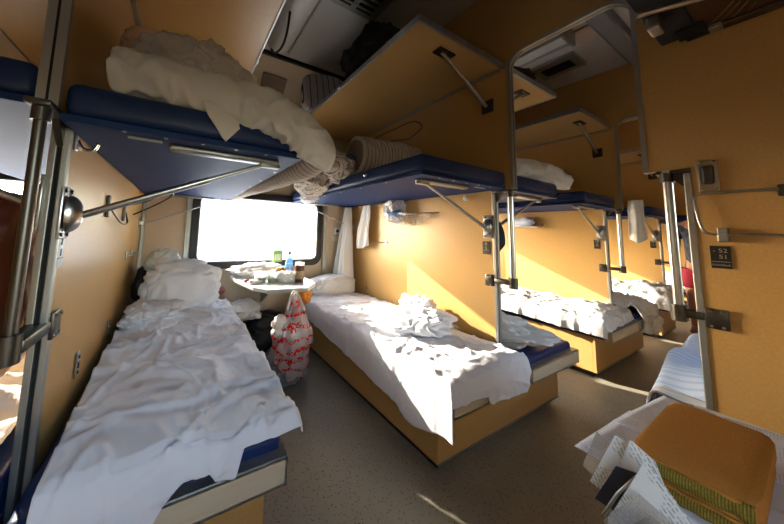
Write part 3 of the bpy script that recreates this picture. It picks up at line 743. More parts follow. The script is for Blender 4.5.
# wire rack on the right partition above the berth
root = thing('wire_rack', (W, -.9, 2.1), 'thin wire rack on the right partition between upper berth and luggage shelf', 'rack')
wire([(W - .01, -.55, 2.14), (W - .05, -.60, 2.16), (W - .06, -.9, 2.16), (W - .06, -1.15, 2.15), (W - .03, -1.22, 2.08), (W - .01, -1.05, 2.03)], .005, 'frame', DSTEEL, root)
wire([(W - .01, -.60, 2.07), (W - .04, -.8, 2.07), (W - .04, -.95, 2.04), (W - .01, -1.05, 2.03)], .004, 'frame', DSTEEL, root)
# net basket with a packed plastic bag
root = thing('net_basket', (W, -1.1, 1.28), 'wire-rimmed net basket on the right partition with a plastic bag inside', 'basket')
wire([(W - .005, -.76, 1.36), (W - .10, -.86, 1.335), (W - .13, -1.06, 1.325), (W - .10, -1.28, 1.32), (W - .005, -1.37, 1.33)], .005, 'rim', STEEL, root)
nb = MB()
def netp(u, v):
    a = PI * u
    d = math.sin(a) ** .6 * .13 * (1 - .75 * v ** 2); y = -.78 - .58 * u
    y = -1.07 + (y + 1.07) * (1 - .25 * v * v)
    return Vector((W - .006 - d, y, 1.335 - .115 * v * math.sin(a) ** .35))
for k in range(1, 16): nb.tube([netp(k / 16, j / 8) for j in range(9)], .0016, 5)
for k in range(1, 6): nb.tube([netp(j / 24, k / 6) for j in range(25)], .0016, 5)
nb.build('net', NETM, root)
hp = heap('plastic_bag', BAGBLU, [(crumple((W - .085, -.94, 1.365), (.065, .12, .11), 1.2, 5.2, .2, 2.0, .22), 5)], 'clear plastic bag with blue print stuffed into the net basket', 'bag')
heap('bag_print', mat('blue_bag_print', '#4d79b5', .5, vary=.5, vscale=40), [(crumple((W - .10, -.97, 1.335), (.055, .085, .035), 1.2, 7.2, .2, 2.0, .22), 4)], '', '', hp)
# hinges / eyelets low on the partitions
def small_plate(x, s, y, z, label, hy=.014, hz=.045, name='latch_plate'):
    root = thing(name, (x, y, z), label, 'fitting')
    mb = MB(); mb.box(min(x, x + s * .006), max(x, x + s * .006), y - hy, y + hy, z - hz, z + hz, .003); mb.build('plate', STEEL, root)
    mb = MB(); screw(mb, x + s * .006, y, z + hz * .6); screw(mb, x + s * .006, y, z - hz * .6); mb.box(min(x + s * .004, x + s * .01), max(x + s * .004, x + s * .01), y - hy * .5, y + hy * .5, z - hz * .25, z + hz * .25); mb.build('slot', DSTEEL, root)
small_plate(0, 1, -1.46, .575 + .06, 'small steel strap plate on the left partition above the sheet, nearest the aisle')
small_plate(0, 1, -.95, .60, 'small steel strap plate on the left partition, farther from the aisle')
small_plate(W, -1, -1.50, .545, 'small dark catch on the right partition beside the bunched sheet', .018, .02)
small_plate(W, -1, -.42, .56, 'round stud low on the right partition by the pillow', .014, .016)
# socket by the window
root = thing('wall_switch', (1.93, 0, 1.16), 'square white wall switch between window and right corner', 'switch')
MB().box(1.885, 1.975, -.012, 0, 1.115, 1.205, .006).build('plate', WPLAST, root)
MB().cyl((1.93, -.011, 1.16), (1.93, -.022, 1.16), .017).build('dial', DSTEEL, root)
o = MB().box(1.87, 1.965, -.004, 0, 1.045, 1.10, .001).build('wall_notice', mat('notice_cream', '#ddd2c4', .6)); tag(o, 'small pale notice stuck below the white wall switch', 'notice')

def text_mesh(s, size, name, m, parent, loc, rot):
    cu = bpy.data.curves.new('txt', 'FONT'); cu.body = s; cu.size = size; cu.extrude = .0006; cu.align_x = 'CENTER'; cu.align_y = 'CENTER'
    t = bpy.data.objects.new('txt', cu); COL.objects.link(t)
    dg = bpy.context.evaluated_depsgraph_get(); me = bpy.data.meshes.new_from_object(t.evaluated_get(dg))
    bpy.data.objects.remove(t); me.materials.clear(); me.materials.append(m)
    me.transform(Matrix.Translation(loc) @ rot.to_4x4())
    o = bpy.data.objects.new(name, me); COL.objects.link(o); adopt(o, parent); return o
ROTX = Matrix(((0, 0, -1), (-1, 0, 0), (0, 1, 0)))   # text facing -x, reading towards -y
def number_plate(x, s, y, z, rows, label, w=.046, h=.084, m=None, tm=None):
    root = thing('seat_number_plate', (x, y, z), label, 'sign')
    MB().box(min(x, x + s * .004), max(x, x + s * .004), y - w / 2, y + w / 2, z - h / 2, z + h / 2, .001).build('plate', m or PLATE, root)
    rot = ROTX if s < 0 else Matrix(((0, 0, 1), (1, 0, 0), (0, 1, 0)))
    mb = MB(); mb.box(min(x + s * .003, x + s * .0052), max(x + s * .003, x + s * .0052), y - w * .46, y + w * .46, z - h * .215, z - h * .195); mb.build('divider', tm or PLTXT, root)
    for t, sz, dz, dy in rows: text_mesh(t, sz, 'lettering', tm or PLTXT, root, Vector((x + s * .005, y + (dy if s < 0 else -dy), z + dz)), rot)
ROWS = [('- 52', .021, .024, 0), ('51', .021, .001, -.006), ('\u0411\u041e\u041a\u041e\u0412\u042b\u0415', .0085, -.03, 0)]
number_plate(W, -1, YS - .05, 1.10, ROWS, 'black seat number plate on the dark mustard panel at the right')
number_plate(W, -1, -1.755, 1.075, [('6', .03, .028, 0), ('5', .03, -.004, 0)], 'small black seat number plate near the end of the right partition', .05, .085)
number_plate(XP[2], -1, -1.74, 1.10, [('10', .03, .028, 0), ('9', .03, -.004, 0)], 'tiny black seat number plate on the second partition down the aisle', .05, .09)
number_plate(XP[3], -1, -1.74, 1.10, [('14', .03, .028, 0), ('13', .03, -.004, 0)], 'tiny black seat number plate on the third partition down the aisle', .05, .09)
number_plate(0, 1, -1.765, 1.075, [('2', .03, .028, 0), ('1', .03, -.004, 0)], 'greyish seat number plate on the left partition under the strut bracket', .045, .095, PLATEG, PLATE)

# fold plate and wire rails on the right-hand panel
root = thing('side_berth_bracket', (W, YS - .06, 1.41), 'screwed steel hinge plate at the top of the dark mustard panel on the right', 'bracket')
mb = MB(); mb.box(W - .008, W, YS - .066, YS - .016, 1.352, 1.478, .004); mb.build('plate', STEEL, root)
mb = MB(); mb.box(W - .022, W - .008, YS - .057, YS - .026, 1.38, 1.455, .008); mb.build('hinge_body', DSTEEL, root)
for yy in (YS - .059, YS - .023):
    for zz in (1.36, 1.47): one_screw(W - .009, yy, zz, root, CHROME, .004)
root = thing('wire_guard_rail', (W, -2.8, 1.27), 'bent wire guard rail on the dark mustard panel above the number plate', 'rail')
MB().tube(smooth_path([(W - .012, -3.05, 1.345), (W - .015, -2.9, 1.345), (W - .015, -2.70, 1.345), (W - .015, -2.635, 1.34), (W - .02, -2.625, 1.31), (W - .03, -2.635, 1.22), (W - .03, -2.65, 1.19), (W - .03, -2.70, 1.185), (W - .03, -2.85, 1.185), (W - .03, -3.05, 1.185)], 60), .0048, 8).build('wire', STEEL, root)
mb = MB(); mb.box(W - .034, W, YS - .075, YS - .05, 1.158, 1.21, .003); mb.build('clamp', ALU, root)
mb = MB(); mb.box(W - .02, W, -2.825, -2.80, 1.32, 1.36, .003); mb.build('clamp', DSTEEL, root)

# ------------------------------------------------------------------ towels
def hanging(name, x, s, y, z1, z0, w0, w1, depth, label, cat, m=TOWEL, seed=1., folds=3, slant=0., gather=.012):
    mb = MB()
    def f(u, v):
        a = (u - .5) * 2; w = w0 + (w1 - w0) * min(1, v * 1.15) ** .8
        bot = 1 - .10 * abs(a) - .06 * nz(u * 3 + seed, seed)
        yy = y + a * w * (1 + .15 * nz(v * 3, a + seed)) + slant * v
        xx = x + s * (depth * (.5 + .5 * math.cos(a * PI * folds + seed + 1.2 * nz(v * 2, u * 2, seed))) * (.35 + .65 * v) + gather)
        return Vector((xx, yy, z1 + (z0 - z1) * v * bot))
    mb.grid(f, 36, 40); o = mb.build(name, m, None, solid=.006); tag(o, label, cat); return o
hanging('towel', W - .05, -1, -.03 - .12, 1.44, .50, .02, .12, .20, 'long white towel hanging from a hook in the far right corner', 'towel', seed=2.1, folds=2.5, slant=-.0)
hanging('towel', W - .04, -1, -.47, 1.445, .965, .06, .12, .05, 'short white towel hung over the rail on the right partition', 'towel', seed=4.4, folds=2, slant=.07)
hanging('towel', XP[2] + .02, -1, -2.03, 1.53, 1.12, .045, .055, .05, 'white towel hanging from the second upper berth down the aisle', 'towel', SHEETG, seed=6.4, folds=1.2)
hanging('towel', XP[4] - .1, -1, -2.02, 1.62, 1.30, .04, .05, .05, 'tiny white towel hanging far down the aisle', 'towel', SHEETG, seed=3.4, folds=1.2)
heap('black_hat', DNAVY, [(crumple((W + T + .07, -1.70, 1.15), (.055, .10, .15), .2, 2.7, .12, 1.2, .1), 4)], 'black hat hanging behind the right grab pole', 'hat')
hook(W + T, 1, -1.70, 1.28, 'hook on the back of the right partition holding the black hat')
# pocket with papers in the next bay
root = thing('net_pocket', (XP[2], -1.1, 1.3), 'net pocket holding white papers on the second partition', 'pocket')
MB().tube([(XP[2], -.92, 1.31), (XP[2] - .11, -.94, 1.29), (XP[2] - .11, -1.24, 1.28), (XP[2], -1.27, 1.30)], .005, 6).build('rim', STEEL, root)
MB().box(XP[2] - .11, XP[2] - .004, -1.25, -.94, 1.265, 1.285, .004).build('tray', NETM, root)
heap('paper_bundle', PAPERP, [(crumple((XP[2] - .07, -1.06, 1.335), (.045, .13, .05), 1.287, 4.2, .2, 2, .2, .7), 4)], 'white papers lying in the net pocket of the next bay', 'papers')

# brown jacket seen past the left partition
heap('brown_jacket', BROWNJ, [(crumple((-T - .13, -1.62, .96), (.09, .20, .26), .3, 4.1, .1, 1.2, .08, .8), 5)], 'brown leather jacket hanging behind the left grab pole', 'jacket')
hook(-T, -1, -1.62, 1.22, 'hook on the back of the left partition holding the brown jacket')

# ------------------------------------------------------------------ folding table and what is on it
TX0, TX1, TZ = .78, 1.34, .72
root = thing('folding_table', (1.06, -.45, 0), 'small white folding table under the window between the berths', 'table')
tp = rrect(TX0, TX1, -.86, -.02, .06)
mb = MB(); mb.prism([(TX0, -.02), (TX0 - .05, -.10), (TX0 - .05, -.35), (TX0 + .02, -.74), (TX0 + .10, -.86), (TX1 - .16, -.90), (TX1 - .03, -.76), (TX1, -.6), (TX1, -.02)], 'z', TZ - .028, TZ)
mb.build('table_top', TABLEM, root, bev=.006)
MB().prism([(TX0 + .095, -.862), (TX1 - .165, -.902), (TX1 - .165, -.906), (TX0 + .092, -.866)], 'z', TZ - .026, TZ - .002).build('edge_strip', ALU, root)
MB().box(1.10, 1.15, -.78, -.74, .0, TZ - .028, .006).build('leg', ALU, root)
MB().prism([(-.01, TZ - .03), (-.5, TZ - .03), (-.01, .42)], 'x', 1.05, 1.07).build('wall_bracket', ALU, root)
# bottle
def bottle(x, y, z):
    root = thing('water_bottle', (x, y, z), 'blue plastic water bottle on the white table', 'bottle')
    MB().lathe([(.0, 0), (.032, 0), (.036, .008), (.036, .06), (.032, .07), (.036, .08), (.036, .13), (.028, .165), (.014, .19), (.013, .21), (.0, .21)], (x, y, z), 20).build('body', BOTTLE, root, sharp=60)
    MB().lathe([(.0, .208), (.016, .208), (.016, .232), (.0, .232)], (x, y, z), 16).build('cap', mat('dark_blue_cap', '#173a6e', .4), root, sharp=40)
    MB().lathe([(.0365, .085), (.0368, .086), (.0368, .125), (.0365, .126)], (x, y, z), 20).build('bottle_label', mat('bottle_label', '#6fb0e8', .4), root)
bottle(1.215, -.36, TZ)
# brown drink in a glass holder
root = thing('tea_glass', (1.20, -.66, TZ), 'glass of brown tea with a spoon on the white table', 'glass')
MB().lathe([(.0, .004), (.0385, .004), (.041, .14), (.0, .14)], (1.20, -.66, TZ), 20).build('drink', TEA, root, sharp=50)
MB().lathe([(.0, 0), (.037, 0), (.040, .165), (.038, .165), (.0355, .006), (.0, .006)], (1.20, -.66, TZ), 20).build('glass', BOWLC, root, sharp=50)
MB().lathe([(.041, .03), (.042, .03), (.0425, .095), (.0415, .095)], (1.20, -.66, TZ), 20).build('holder', mat('patterned_holder', '#9c8468', .5, vary=.5, vscale=90), root, sharp=50)
MB().tube([(1.205, -.66, TZ + .02), (1.20, -.675, TZ + .20)], .0035, 6).build('spoon', DSTEEL, root)
# green carton
root = thing('green_package', (1.187, -.08, TZ + .10), 'green and white package propped against the window behind the bottle', 'package')
MB().box(1.14, 1.235, -.10, -.06, TZ + .105, TZ + .225, .008).build('pack', GREENP, root)
MB().box(1.155, 1.215, -.1035, -.0985, TZ + .125, TZ + .185, .001).build('pack_panel', mat('pale_panel', '#cfd6b5', .5, vary=.3, vscale=60), root)
o = heap('napkins', TOWEL, [(crumple((.98, -.20, TZ + .05), (.24, .15, .055), TZ + .001, 4.0, .2, 2.2, .25), 5)], 'pile of white napkins and paper on the window side of the table', 'napkins')
o = heap('white_bag', TOWEL, [(crumple((1.12, -.60, TZ + .035), (.10, .07, .045), TZ + .001, 2.0, .2, 2.2, .25), 5)], 'small crumpled white bag beside the tea glass', 'bag')
def tub(x, y, label):
    root = thing('food_tub', (x, y, TZ), label, 'tub')
    MB().lathe([(.0, 0), (.045, 0), (.056, .085), (.053, .085), (.043, .004), (.0, .004)], (x, y, TZ), 22).build('cup', BOWLC, root, sharp=50)
    MB().lathe([(.0, .006), (.043, .006), (.047, .045), (.0, .05)], (x, y, TZ), 18).build('contents', mat('salad', '#7d8a63', .7, vary=.5, vscale=60), root)
tub(.90, -.55, 'clear plastic tub of food at the left of the table')
tub(1.00, -.58, 'clear plastic tub beside the bright snack wrapper')
o = heap('snack_packet', SNACK, [(crumple((1.08, -.50, TZ + .05), (.07, .05, .05), TZ + .001, 6.0, .2, 2.0, .2), 4)], 'brown and yellow snack packet in the middle of the table', 'packet')
o = heap('red_sweet', mat('dark_red_wrap', '#7d1f1d', .5), [(crumple((.80, -.52, TZ + .012), (.022, .016, .012), TZ + .001, 6.6, .2, 2.0, .2), 3)], 'tiny dark red wrapped sweet at the left end of the table', 'sweet')
o = heap('paper_scrap', TOWEL, [(crumple((.845, -.60, TZ + .015), (.05, .04, .014), TZ + .001, 1.6, .2, 2.0, .25), 4)], 'crumpled paper scrap at the left front of the table', 'paper')
# bags under the table
root = thing('carrier_bag', (1.06, -.93, .2), 'clear carrier bag with red print hanging from the front of the table', 'bag')
def pinch(fn, cx, cy, za, zb):
    def g(v):
        p = fn(v); k = min(1, max(0, (p.z - za) / (zb - za))); k = 1 - .72 * k
        return Vector((cx + (p.x - cx) * k, cy + (p.y - cy) * k, p.z))
    return g
heapb = heap('bag_skin', BAGRED, [(pinch(crumple((1.055, -.95, .41), (.135, .09, .25), -1, 3.3, .18, 1.6, .2, .85), 1.06, -.95, .44, .66), 5)], '', '', root)
MB().tube(smooth_path([(1.0, -.95, .58), (1.03, -.94, .67), (1.06, -.925, .70), (1.09, -.94, .66), (1.13, -.95, .57)], 20), .014, 8).build('handle', BAGCLR, root)
heap('bag_contents', WBREAD, [(crumple((1.0, -.95, .45), (.09, .06, .07), -1, 1.3, .2, 1.5, .15), 4), (crumple((1.10, -.94, .40), (.06, .05, .14), -1, 2.3, .2, 1.5, .15), 4)], '', '', root)
heap('red_contents', REDPR, [(crumple((1.06, -.95, .57), (.035, .035, .06), -1, 4.3, .2, 1.5, .15), 4)], '', '', root)
heap('red_contents', REDPR, [(crumple((.98, -.98, .37), (.055, .05, .035), -1, 5.3, .2, 1.5, .15), 4)], '', '', root)
o = heap('white_packet', WBREAD, [(crumple((.955, -.95, .50), (.055, .045, .06), -1, 7.3, .25, 1.2, .15), 5)], 'white wrapped packet poking out beside the carrier bag', 'packet')
o = heap('grey_bag', GREYBAG, [(crumple((1.08, -.76, .13), (.15, .13, .15), .0, 5.9, .15, 1.8, .2), 5)], 'grey plastic bag standing on the floor under the table', 'bag')
o = heap('black_bag', BLACKBAG, [(crumple((1.05, -.36, .20), (.26, .20, .21), .0, 8.9, .1, 1.3, .1, .8), 5)], 'black holdall on the floor under the table', 'bag')
o = heap('orange_bag', ORANGE, [(crumple((1.26, -.62, .60), (.075, .07, .075), -1, 2.9, .1, 1.6, .1), 5)], 'orange mesh bag hanging under the right side of the table', 'bag')
MB().tube([(1.25, -.62, .66), (1.245, -.62, .70)], .008, 8).build('neck', ORANGE, o)
o = heap('pale_cloth', SHEETG, [(crumple((.78, -.36, .46), (.16, .20, .07), .2, 6.2, .3, 1.3, .2), 5)], 'greyish cloth hanging off the left berth under the table', 'cloth')
o = heap('red_cloth', mat('faded_red_cloth', '#b0685c', .8), [(crumple((.655, -.18, .60), (.025, .025, .03), .2, 6.9, .3, 2.0, .3), 3)], 'small faded red cloth by the window end of the left berth', 'cloth')

# ------------------------------------------------------------------ ceiling fittings
def ceil_lamp(x, y0, y1, label):
    root = thing('ceiling_lamp', (x, (y0 + y1) / 2, 2.72), label, 'lamp')
    mb = MB()
    def f(u, v):
        a = PI * u; t = v
        e = 1 if .06 < t < .94 else math.sqrt(max(0, 1 - ((.06 - min(t, 1 - t)) / .06) ** 2))
        return Vector((x - .105 * math.cos(a) * (.35 + .65 * e), y0 + (y1 - y0) * t, 2.80 - .085 * math.sin(a) * e))
    mb.grid(f, 20, 50); mb.build('diffuser', LAMPC, root)
    MB().box(x - .12, x + .12, y1 if y1 < y0 else y0, y0 if y1 < y0 else y1, 2.80, 2.90, .006).build('housing', ALU, root)
    mb = MB(); mb.box(x - .125, x - .108, min(y0, y1), max(y0, y1), 2.775, 2.81, .004); mb.box(x + .108, x + .125, min(y0, y1), max(y0, y1), 2.775, 2.81, .004); mb.build('side_trim', STEEL, root)
    return root
r = ceil_lamp(.93, -1.75, -.55, 'long white ceiling lamp over the middle of the bay')
o = MB().tube(smooth_path([(.86, -1.12, 2.70), (.88, -1.0, 2.62), (.89, -.86, 2.60), (.88, -.70, 2.64), (.87, -.62, 2.72)], 24), .009, 8).build('hanging_strap', BLACK); tag(o, 'black strap dangling from the ceiling lamp', 'strap')
root = thing('ceiling_vent', (1.32, -1.42, 2.86), 'grey ventilation grille in the ceiling above the right berth', 'vent')
MB().box(1.14, 1.53, -1.52, -1.20, 2.845, 2.91, .006).build('frame', ALU, root)
for a, b in ((1.17, 1.28), (1.33, 1.46)): MB().box(a, b, -1.47, -1.25, 2.838, 2.85, .002).build('slot', DARK, root)
for q in range(4): MB().box(1.17, 1.46, -1.44 + q * .05, -1.425 + q * .05, 2.832, 2.842).build('louvre', ALU, root)
# aisle ceiling of the next bay
root = thing('ceiling_hatch', (2.9, -1.78, 2.8), 'white ceiling light box seen through the rounded opening', 'lamp')
MB().box(2.86, 2.89, -1.95, -1.35, 2.77, 2.92, .006).build('side', CEILM, root); MB().box(3.03, 3.06, -1.95, -1.35, 2.77, 2.92, .006).build('side', CEILM, root)
MB().box(2.85, 3.07, -1.97, -1.945, 2.765, 2.92, .006).build('end', ALU, root); MB().box(2.885, 3.035, -1.95, -1.35, 2.80, 2.82).build('diffuser', LAMPC, root)
root = thing('ceiling_vent', (3.28, -1.7, 2.86), 'black slotted vent in the ceiling of the next bay', 'vent')
MB().box(3.34, 3.66, -1.86, -1.50, 2.865, 2.91, .006).build('frame', ALU, root); MB().box(3.43, 3.57, -1.80, -1.56, 2.855, 2.868, .002).build('slot', DARK, root)
o = MB().box(3.04, 3.27, -2.085, -1.93, 2.868, 2.90).build('ceiling_patch', mat('tan_patch', '#c3ab95', .5)); tag(o, 'tan square patch on the ceiling of the next bay', 'panel')
root = thing('cable_duct', (3.2, -2.24, 2.8), 'long grey cable duct running along the aisle ceiling', 'duct')
MB().box(W + T + .01, XP[2] - .01, -2.22, -2.10, 2.79, 2.90, .02, 3).build('cover', mat('grey_duct', '#77777e', .5), root); MB().box(W + T + .01, XP[2] - .01, -2.45, -2.42, 2.82, 2.89, .004).build('side_rib', DSTEEL, root)
RT = Matrix.Translation((1.02, -.172, 2.648)) @ Matrix.Rotation(math.radians(45), 4, 'X')
o = MB().box(-.125, .125, -.012, .0, -.10, .10, .002, M=RT).build('wall_panel', TANPAN); tag(o, 'brown square access panel high on the window wall', 'panel')

# ------------------------------------------------------------------ side berth, near right: upper shelf, table, papers
root = thing('side_upper_berth', (1.7, -2.9, 1.9), 'dark navy side berth folded above the right-hand panel', 'berth')
MB().box(.35, W - .03, -3.18, -2.645, 2.0, 2.02, .003).build('board', mat('dark_brown_board', '#4a3018', .6, vary=.3, vscale=9), root)
MB().box(.35, W - .03, -2.68, -2.58, 1.995, 2.04, .006).build('front_rail', DNAVY, root)
MB().box(.35, W - .04, -3.18, -2.57, 2.04, 2.14, .03, 3).build('cushion', NAVY, root, sharp=60)
MB().box(W - .12, W - .03, -2.70, -2.63, 1.985, 2.0, .002).build('corner_plate', DARK, root)
MB().cyl((1.685, -2.588, 1.968), (1.80, -2.80, 1.968), .010, 12).build('front_bar', STEEL, root, sharp=50)
MB().box(1.78, 1.86, -2.625, -2.59, 1.945, 1.997, .008).build('end_bracket', ALU, root)
MB().box(W - .05, W - .004, -3.18, -2.645, 1.985, 1.998, .003).build('edge_strip', DSTEEL, root)
MB().box(W - .075, W - .03, -2.735, -2.705, 1.972, 1.99, .003).build('latch', STEEL, root)
for q in range(4):
    MB().tube(smooth_path([(W - .06, -2.70 - .03 * q, 1.99), (W - .25, -2.78 - .02 * q, 1.975), (W - .45, -2.72 - .05 * q, 1.98), (W - .7, -2.80, 1.99)], 20), .0014, 6).build('net_cord', mat('tan_cord', '#8d6c42', .8), root)
root = thing('side_table', (1.3, -2.9, 0), 'side table at the lower right corner covered with papers', 'table')
MB().box(.965, 1.63, -3.19, -2.645, .665, .69, .006).build('table_top', TABLEM, root)
MB().box(1.27, 1.33, -3.15, -2.9, 0, .665, .005).build('leg', ALU, root)
TT = .691
def sheet_paper(cx, cy, z, w, h, rot, m, label, curl=.0, name='paper_sheet', group='papers on the side table'):
    M = Matrix.Rotation(math.radians(rot), 3, 'Z'); mb = MB()
    def f(u, v):
        p = M @ Vector(((u - .5) * w, (v - .5) * h, 0)); e = max(0, .30 - v) / .30
        return Vector((cx, cy, z + .0015 * nz(u * 3, v * 3, cx) - curl * e * e)) + p
    mb.grid(f, 14, 18, lambda u, v: (u * w, v * h)); o = mb.build(name, m, None, solid=.0012); tag(o, label, 'paper', group); return o

sheet_paper(1.25, -2.665, TT + .001, .297, .21, -3, PAPER, 'printed white sheet at the left end of the paper stack on the side table')
sheet_paper(1.262, -2.672, TT + .004, .297, .21, -5, PAPER, 'second printed sheet lying slightly turned on the left end of the paper stack')
sheet_paper(1.43, -2.685, TT + .007, .297, .21, -6, PAPER, 'printed sheet under the right half of the folded ochre cloth')
sheet_paper(1.30, -2.76, TT + .010, .297, .21, -9, PAPERP, 'plain pale sheet directly under the folded ochre cloth')
sheet_paper(1.45, -2.80, TT + .013, .25, .20, 4, PAPER, 'printed sheet at the right edge of the picture beside the ochre cloth')
sheet_paper(1.13, -2.77, TT + .016, .18, .20, -14, PAPERP, 'pale blue-white sheet in front of the green cloth edge')
# folded ochre cloth
root = thing('folded_cloth', (1.24, -2.715, TT), 'folded ochre woven cloth with green edges on the papers', 'cloth')
def pad(x0, x1, y0, y1, z0, z1, bulge, sd):
    cx, cy, cz = (x0+x1)/2, (y0+y1)/2, (z0+z1)/2
    def fn(v):
        n = v.normalized(); n = Vector([math.copysign(abs(t) ** .18, t) for t in n])
        m = max(abs(n.x), abs(n.y), abs(n.z)); n = n / m if m else n
        e = .012
        px, py, pz = n.x * (x1-x0)/2, n.y * (y1-y0)/2, n.z * (z1-z0)/2
        rr = max(0, abs(n.x) + abs(n.y) - 1.75)
        px -= math.copysign(rr * .03, px); py -= math.copysign(rr * .03, py)
        k = (abs(n.x) ** 8 + abs(n.y) ** 8)
        pz *= 1 - .25 * min(1, k * .7) + bulge * (1 - min(1, k))
        pz += .0022 * nz(px * 16 + sd, py * 16, sd)
        return Vector((cx + px, cy + py, cz + pz))
    return fn
MB().blob(pad(1.075, 1.395, -2.785, -2.648, TT + .040, TT + .074, .12, 1.), 6).build('upper_fold', YTOW, root)
MB().blob(pad(1.080, 1.39, -2.783, -2.650, TT + .017, TT + .040, .05, 3.), 6).build('lower_fold', YTOW, root)
def hem(z0, z1, x, nm):
    mb = MB()
    mb.grid(lambda u, v: Vector((x - .012 * math.sin(PI * u) - .004 * nz(v * 9, u), -2.780 + .127 * v + .002 * nz(u * 4, v * 12), z0 + (z1 - z0) * u)), 8, 40)
    return mb.build(nm, GREENE, root, solid=.004)
hem(TT + .043, TT + .071, 1.082, 'green_hem'); hem(TT + .014, TT + .034, 1.084, 'green_hem')
# leaflet stand
root = thing('leaflet_stand', (.975, -2.72, TT), 'clear stand of leaflets at the bottom edge in front of the ochre cloth', 'leaflet stand')
def card(x, pts, m, name, lean=0., th=.002, ang=0.):
    mb = MB(); n = len(pts)
    zb = min(p[1] for p in pts)
    A = [mb.bm.verts.new((x + lean * (z - zb), y, z)) for y, z in pts]
    ca, sa = math.cos(ang), math.sin(ang); y0, z0 = pts[0]
    uv = [((-(y - y0)) * ca + (z0 - z) * sa + .02, (-(y - y0)) * sa - (z0 - z) * ca + .3) for y, z in pts]
    f = mb.quad(A, uv)
    return mb.build(name, m, root, solid=th)
card(.958, [(-2.697, .812), (-2.650, .694), (-2.790, .694)], LEAF, 'leaflet', .05, .002, .9)
card(.952, [(-2.700, .742), (-2.668, .694), (-2.745, .694), (-2.733, .728)], mat('grey_card', '#7d8389', .5), 'grey_card', .03)
card(.982, [(-2.688, .775), (-2.655, .766), (-2.625, .694), (-2.70, .694)], mat('navy_card', '#222a3c', .5), 'navy_card', .05)
card(.990, [(-2.672, .816), (-2.640, .694), (-2.73, .694), (-2.70, .80)], LEAF, 'leaflet', .06, .002, 1.1)
card(1.003, [(-2.650, .806), (-2.612, .704), (-2.66, .694), (-2.674, .80)], LEAF, 'leaflet', .06, .002, 1.2)
card(1.010, [(-2.622, .792), (-2.600, .720), (-2.640, .700), (-2.645, .78)], CLEARP, 'sleeve', .06, .002, 1.2)
card(.946, [(-2.690, .765), (-2.646, .692), (-2.80, .692), (-2.80, .72)], CLEARP, 'sleeve', .04, .002)
MB().tube([(.957, -2.643, .692), (.963, -2.662, .738), (.968, -2.689, .786)], .0022, 6).build('sleeve_edge', ALU, root)

# side berth of the next bay made up as a bed
root = thing('side_lower_berth', (3.05, -2.82, 0), 'side berth along the aisle beyond the right-hand panel', 'berth', None)
MB().box(W + T + .03, XP[2] - .03, -3.17, -2.50, .04, .40, .004).build('base', LAM, root)
MB().box(W + T + .02, XP[2] - .02, -3.18, -2.48, .40, .43, .006).build('board', NAVYB, root)
mb = MB()
def f(u, v):
    y = -3.17 + .70 * min(1, v / .8); o = max(0, v - .8) * .9
    h, d = ease_over(o, .03)
    x = W + T + .04 + 1.78 * u
    return Vector((x, y + h + .02 * nz(x * 3, v), .485 - d + .02 * nz(x * 2.5, y * 3) + .012 * ridge(Vector((x * 5, y * 6, 1)))))
mb.grid(f, 90, 50, lambda u, v: (u * 1.8, v)); o = mb.build('striped_mattress', TICKB, None, solid=.012); tag(o, 'grey striped mattress on the side berth beyond the right-hand panel', 'mattress')
mb = MB()
def f2(u, v):
    y = -3.16 + .70 * min(1, v / .86); o = max(0, v - .86) * .7
    h, d = ease_over(o, .03); x = W + T + .10 + 1.60 * u
    return Vector((x, y + h + .025 + .04 * nz(x * 2.3, 3), .528 + .04 * u - .07 * max(0, 1 - u / .12) ** 2 - d + .035 * nz(x * 3.5, y * 3, 4) + .022 * ridge(Vector((x * 4, y * 5, 4)))))
mb.grid(f2, 80, 44, lambda u, v: (u * 1.3, v)); o = mb.build('blue_sheet', BLUESH, None, solid=.008); tag(o, 'pale blue crumpled sheet on the striped side mattress', 'sheet')
# near side berth seat under the side table (mostly outside the picture)

# person far down the aisle
def skin_body(name, verts, edges, radii, m, parent=None, rootv=0, sub=2):
    me = bpy.data.meshes.new(name); me.from_pydata([Vector(v) for v in verts], edges, []); o = bpy.data.objects.new(name, me); COL.objects.link(o)
    md = o.modifiers.new('skin', 'SKIN')
    for i, r in enumerate(radii): me.skin_vertices[0].data[i].radius = (r, r) if not isinstance(r, tuple) else r
    me.skin_vertices[0].data[rootv].use_root = True; md.use_smooth_shade = True
    sb = o.modifiers.new('sub', 'SUBSURF'); sb.levels = sub; sb.render_levels = sub
    me.materials.append(m)
    if parent: adopt(o, parent)
    return o
PX, PY = 6.0, -2.13
def pp(x, y, z): return (PX + x, PY + y, z)
root = thing('person', (PX, PY, 0), 'person standing far down the aisle in patterned dark shirt and red shorts', 'person')
V = [pp(0, 0, .86), pp(0, 0, 1.02), pp(0, 0, 1.22), pp(0, 0, 1.38), pp(-.01, 0, 1.45), pp(-.02, 0, 1.53), pp(-.02, 0, 1.62), pp(-.01, 0, 1.68),
     pp(0, .17, 1.34), pp(.02, .21, 1.10), pp(-.06, .20, .88), pp(-.08, .19, .80),
     pp(0, -.17, 1.34), pp(.02, -.21, 1.10), pp(-.06, -.20, .88), pp(-.08, -.19, .80),
     pp(0, .09, .78), pp(-.01, .10, .46), pp(.02, .10, .09), pp(-.12, .11, .035),
     pp(0, -.09, .78), pp(-.03, -.10, .46), pp(.02, -.10, .09), pp(-.12, -.11, .035)]
E = [(0,1),(1,2),(2,3),(3,4),(4,5),(5,6),(6,7),(3,8),(8,9),(9,10),(10,11),(3,12),(12,13),(13,14),(14,15),(0,16),(16,17),(17,18),(18,19),(0,20),(20,21),(21,22),(22,23)]
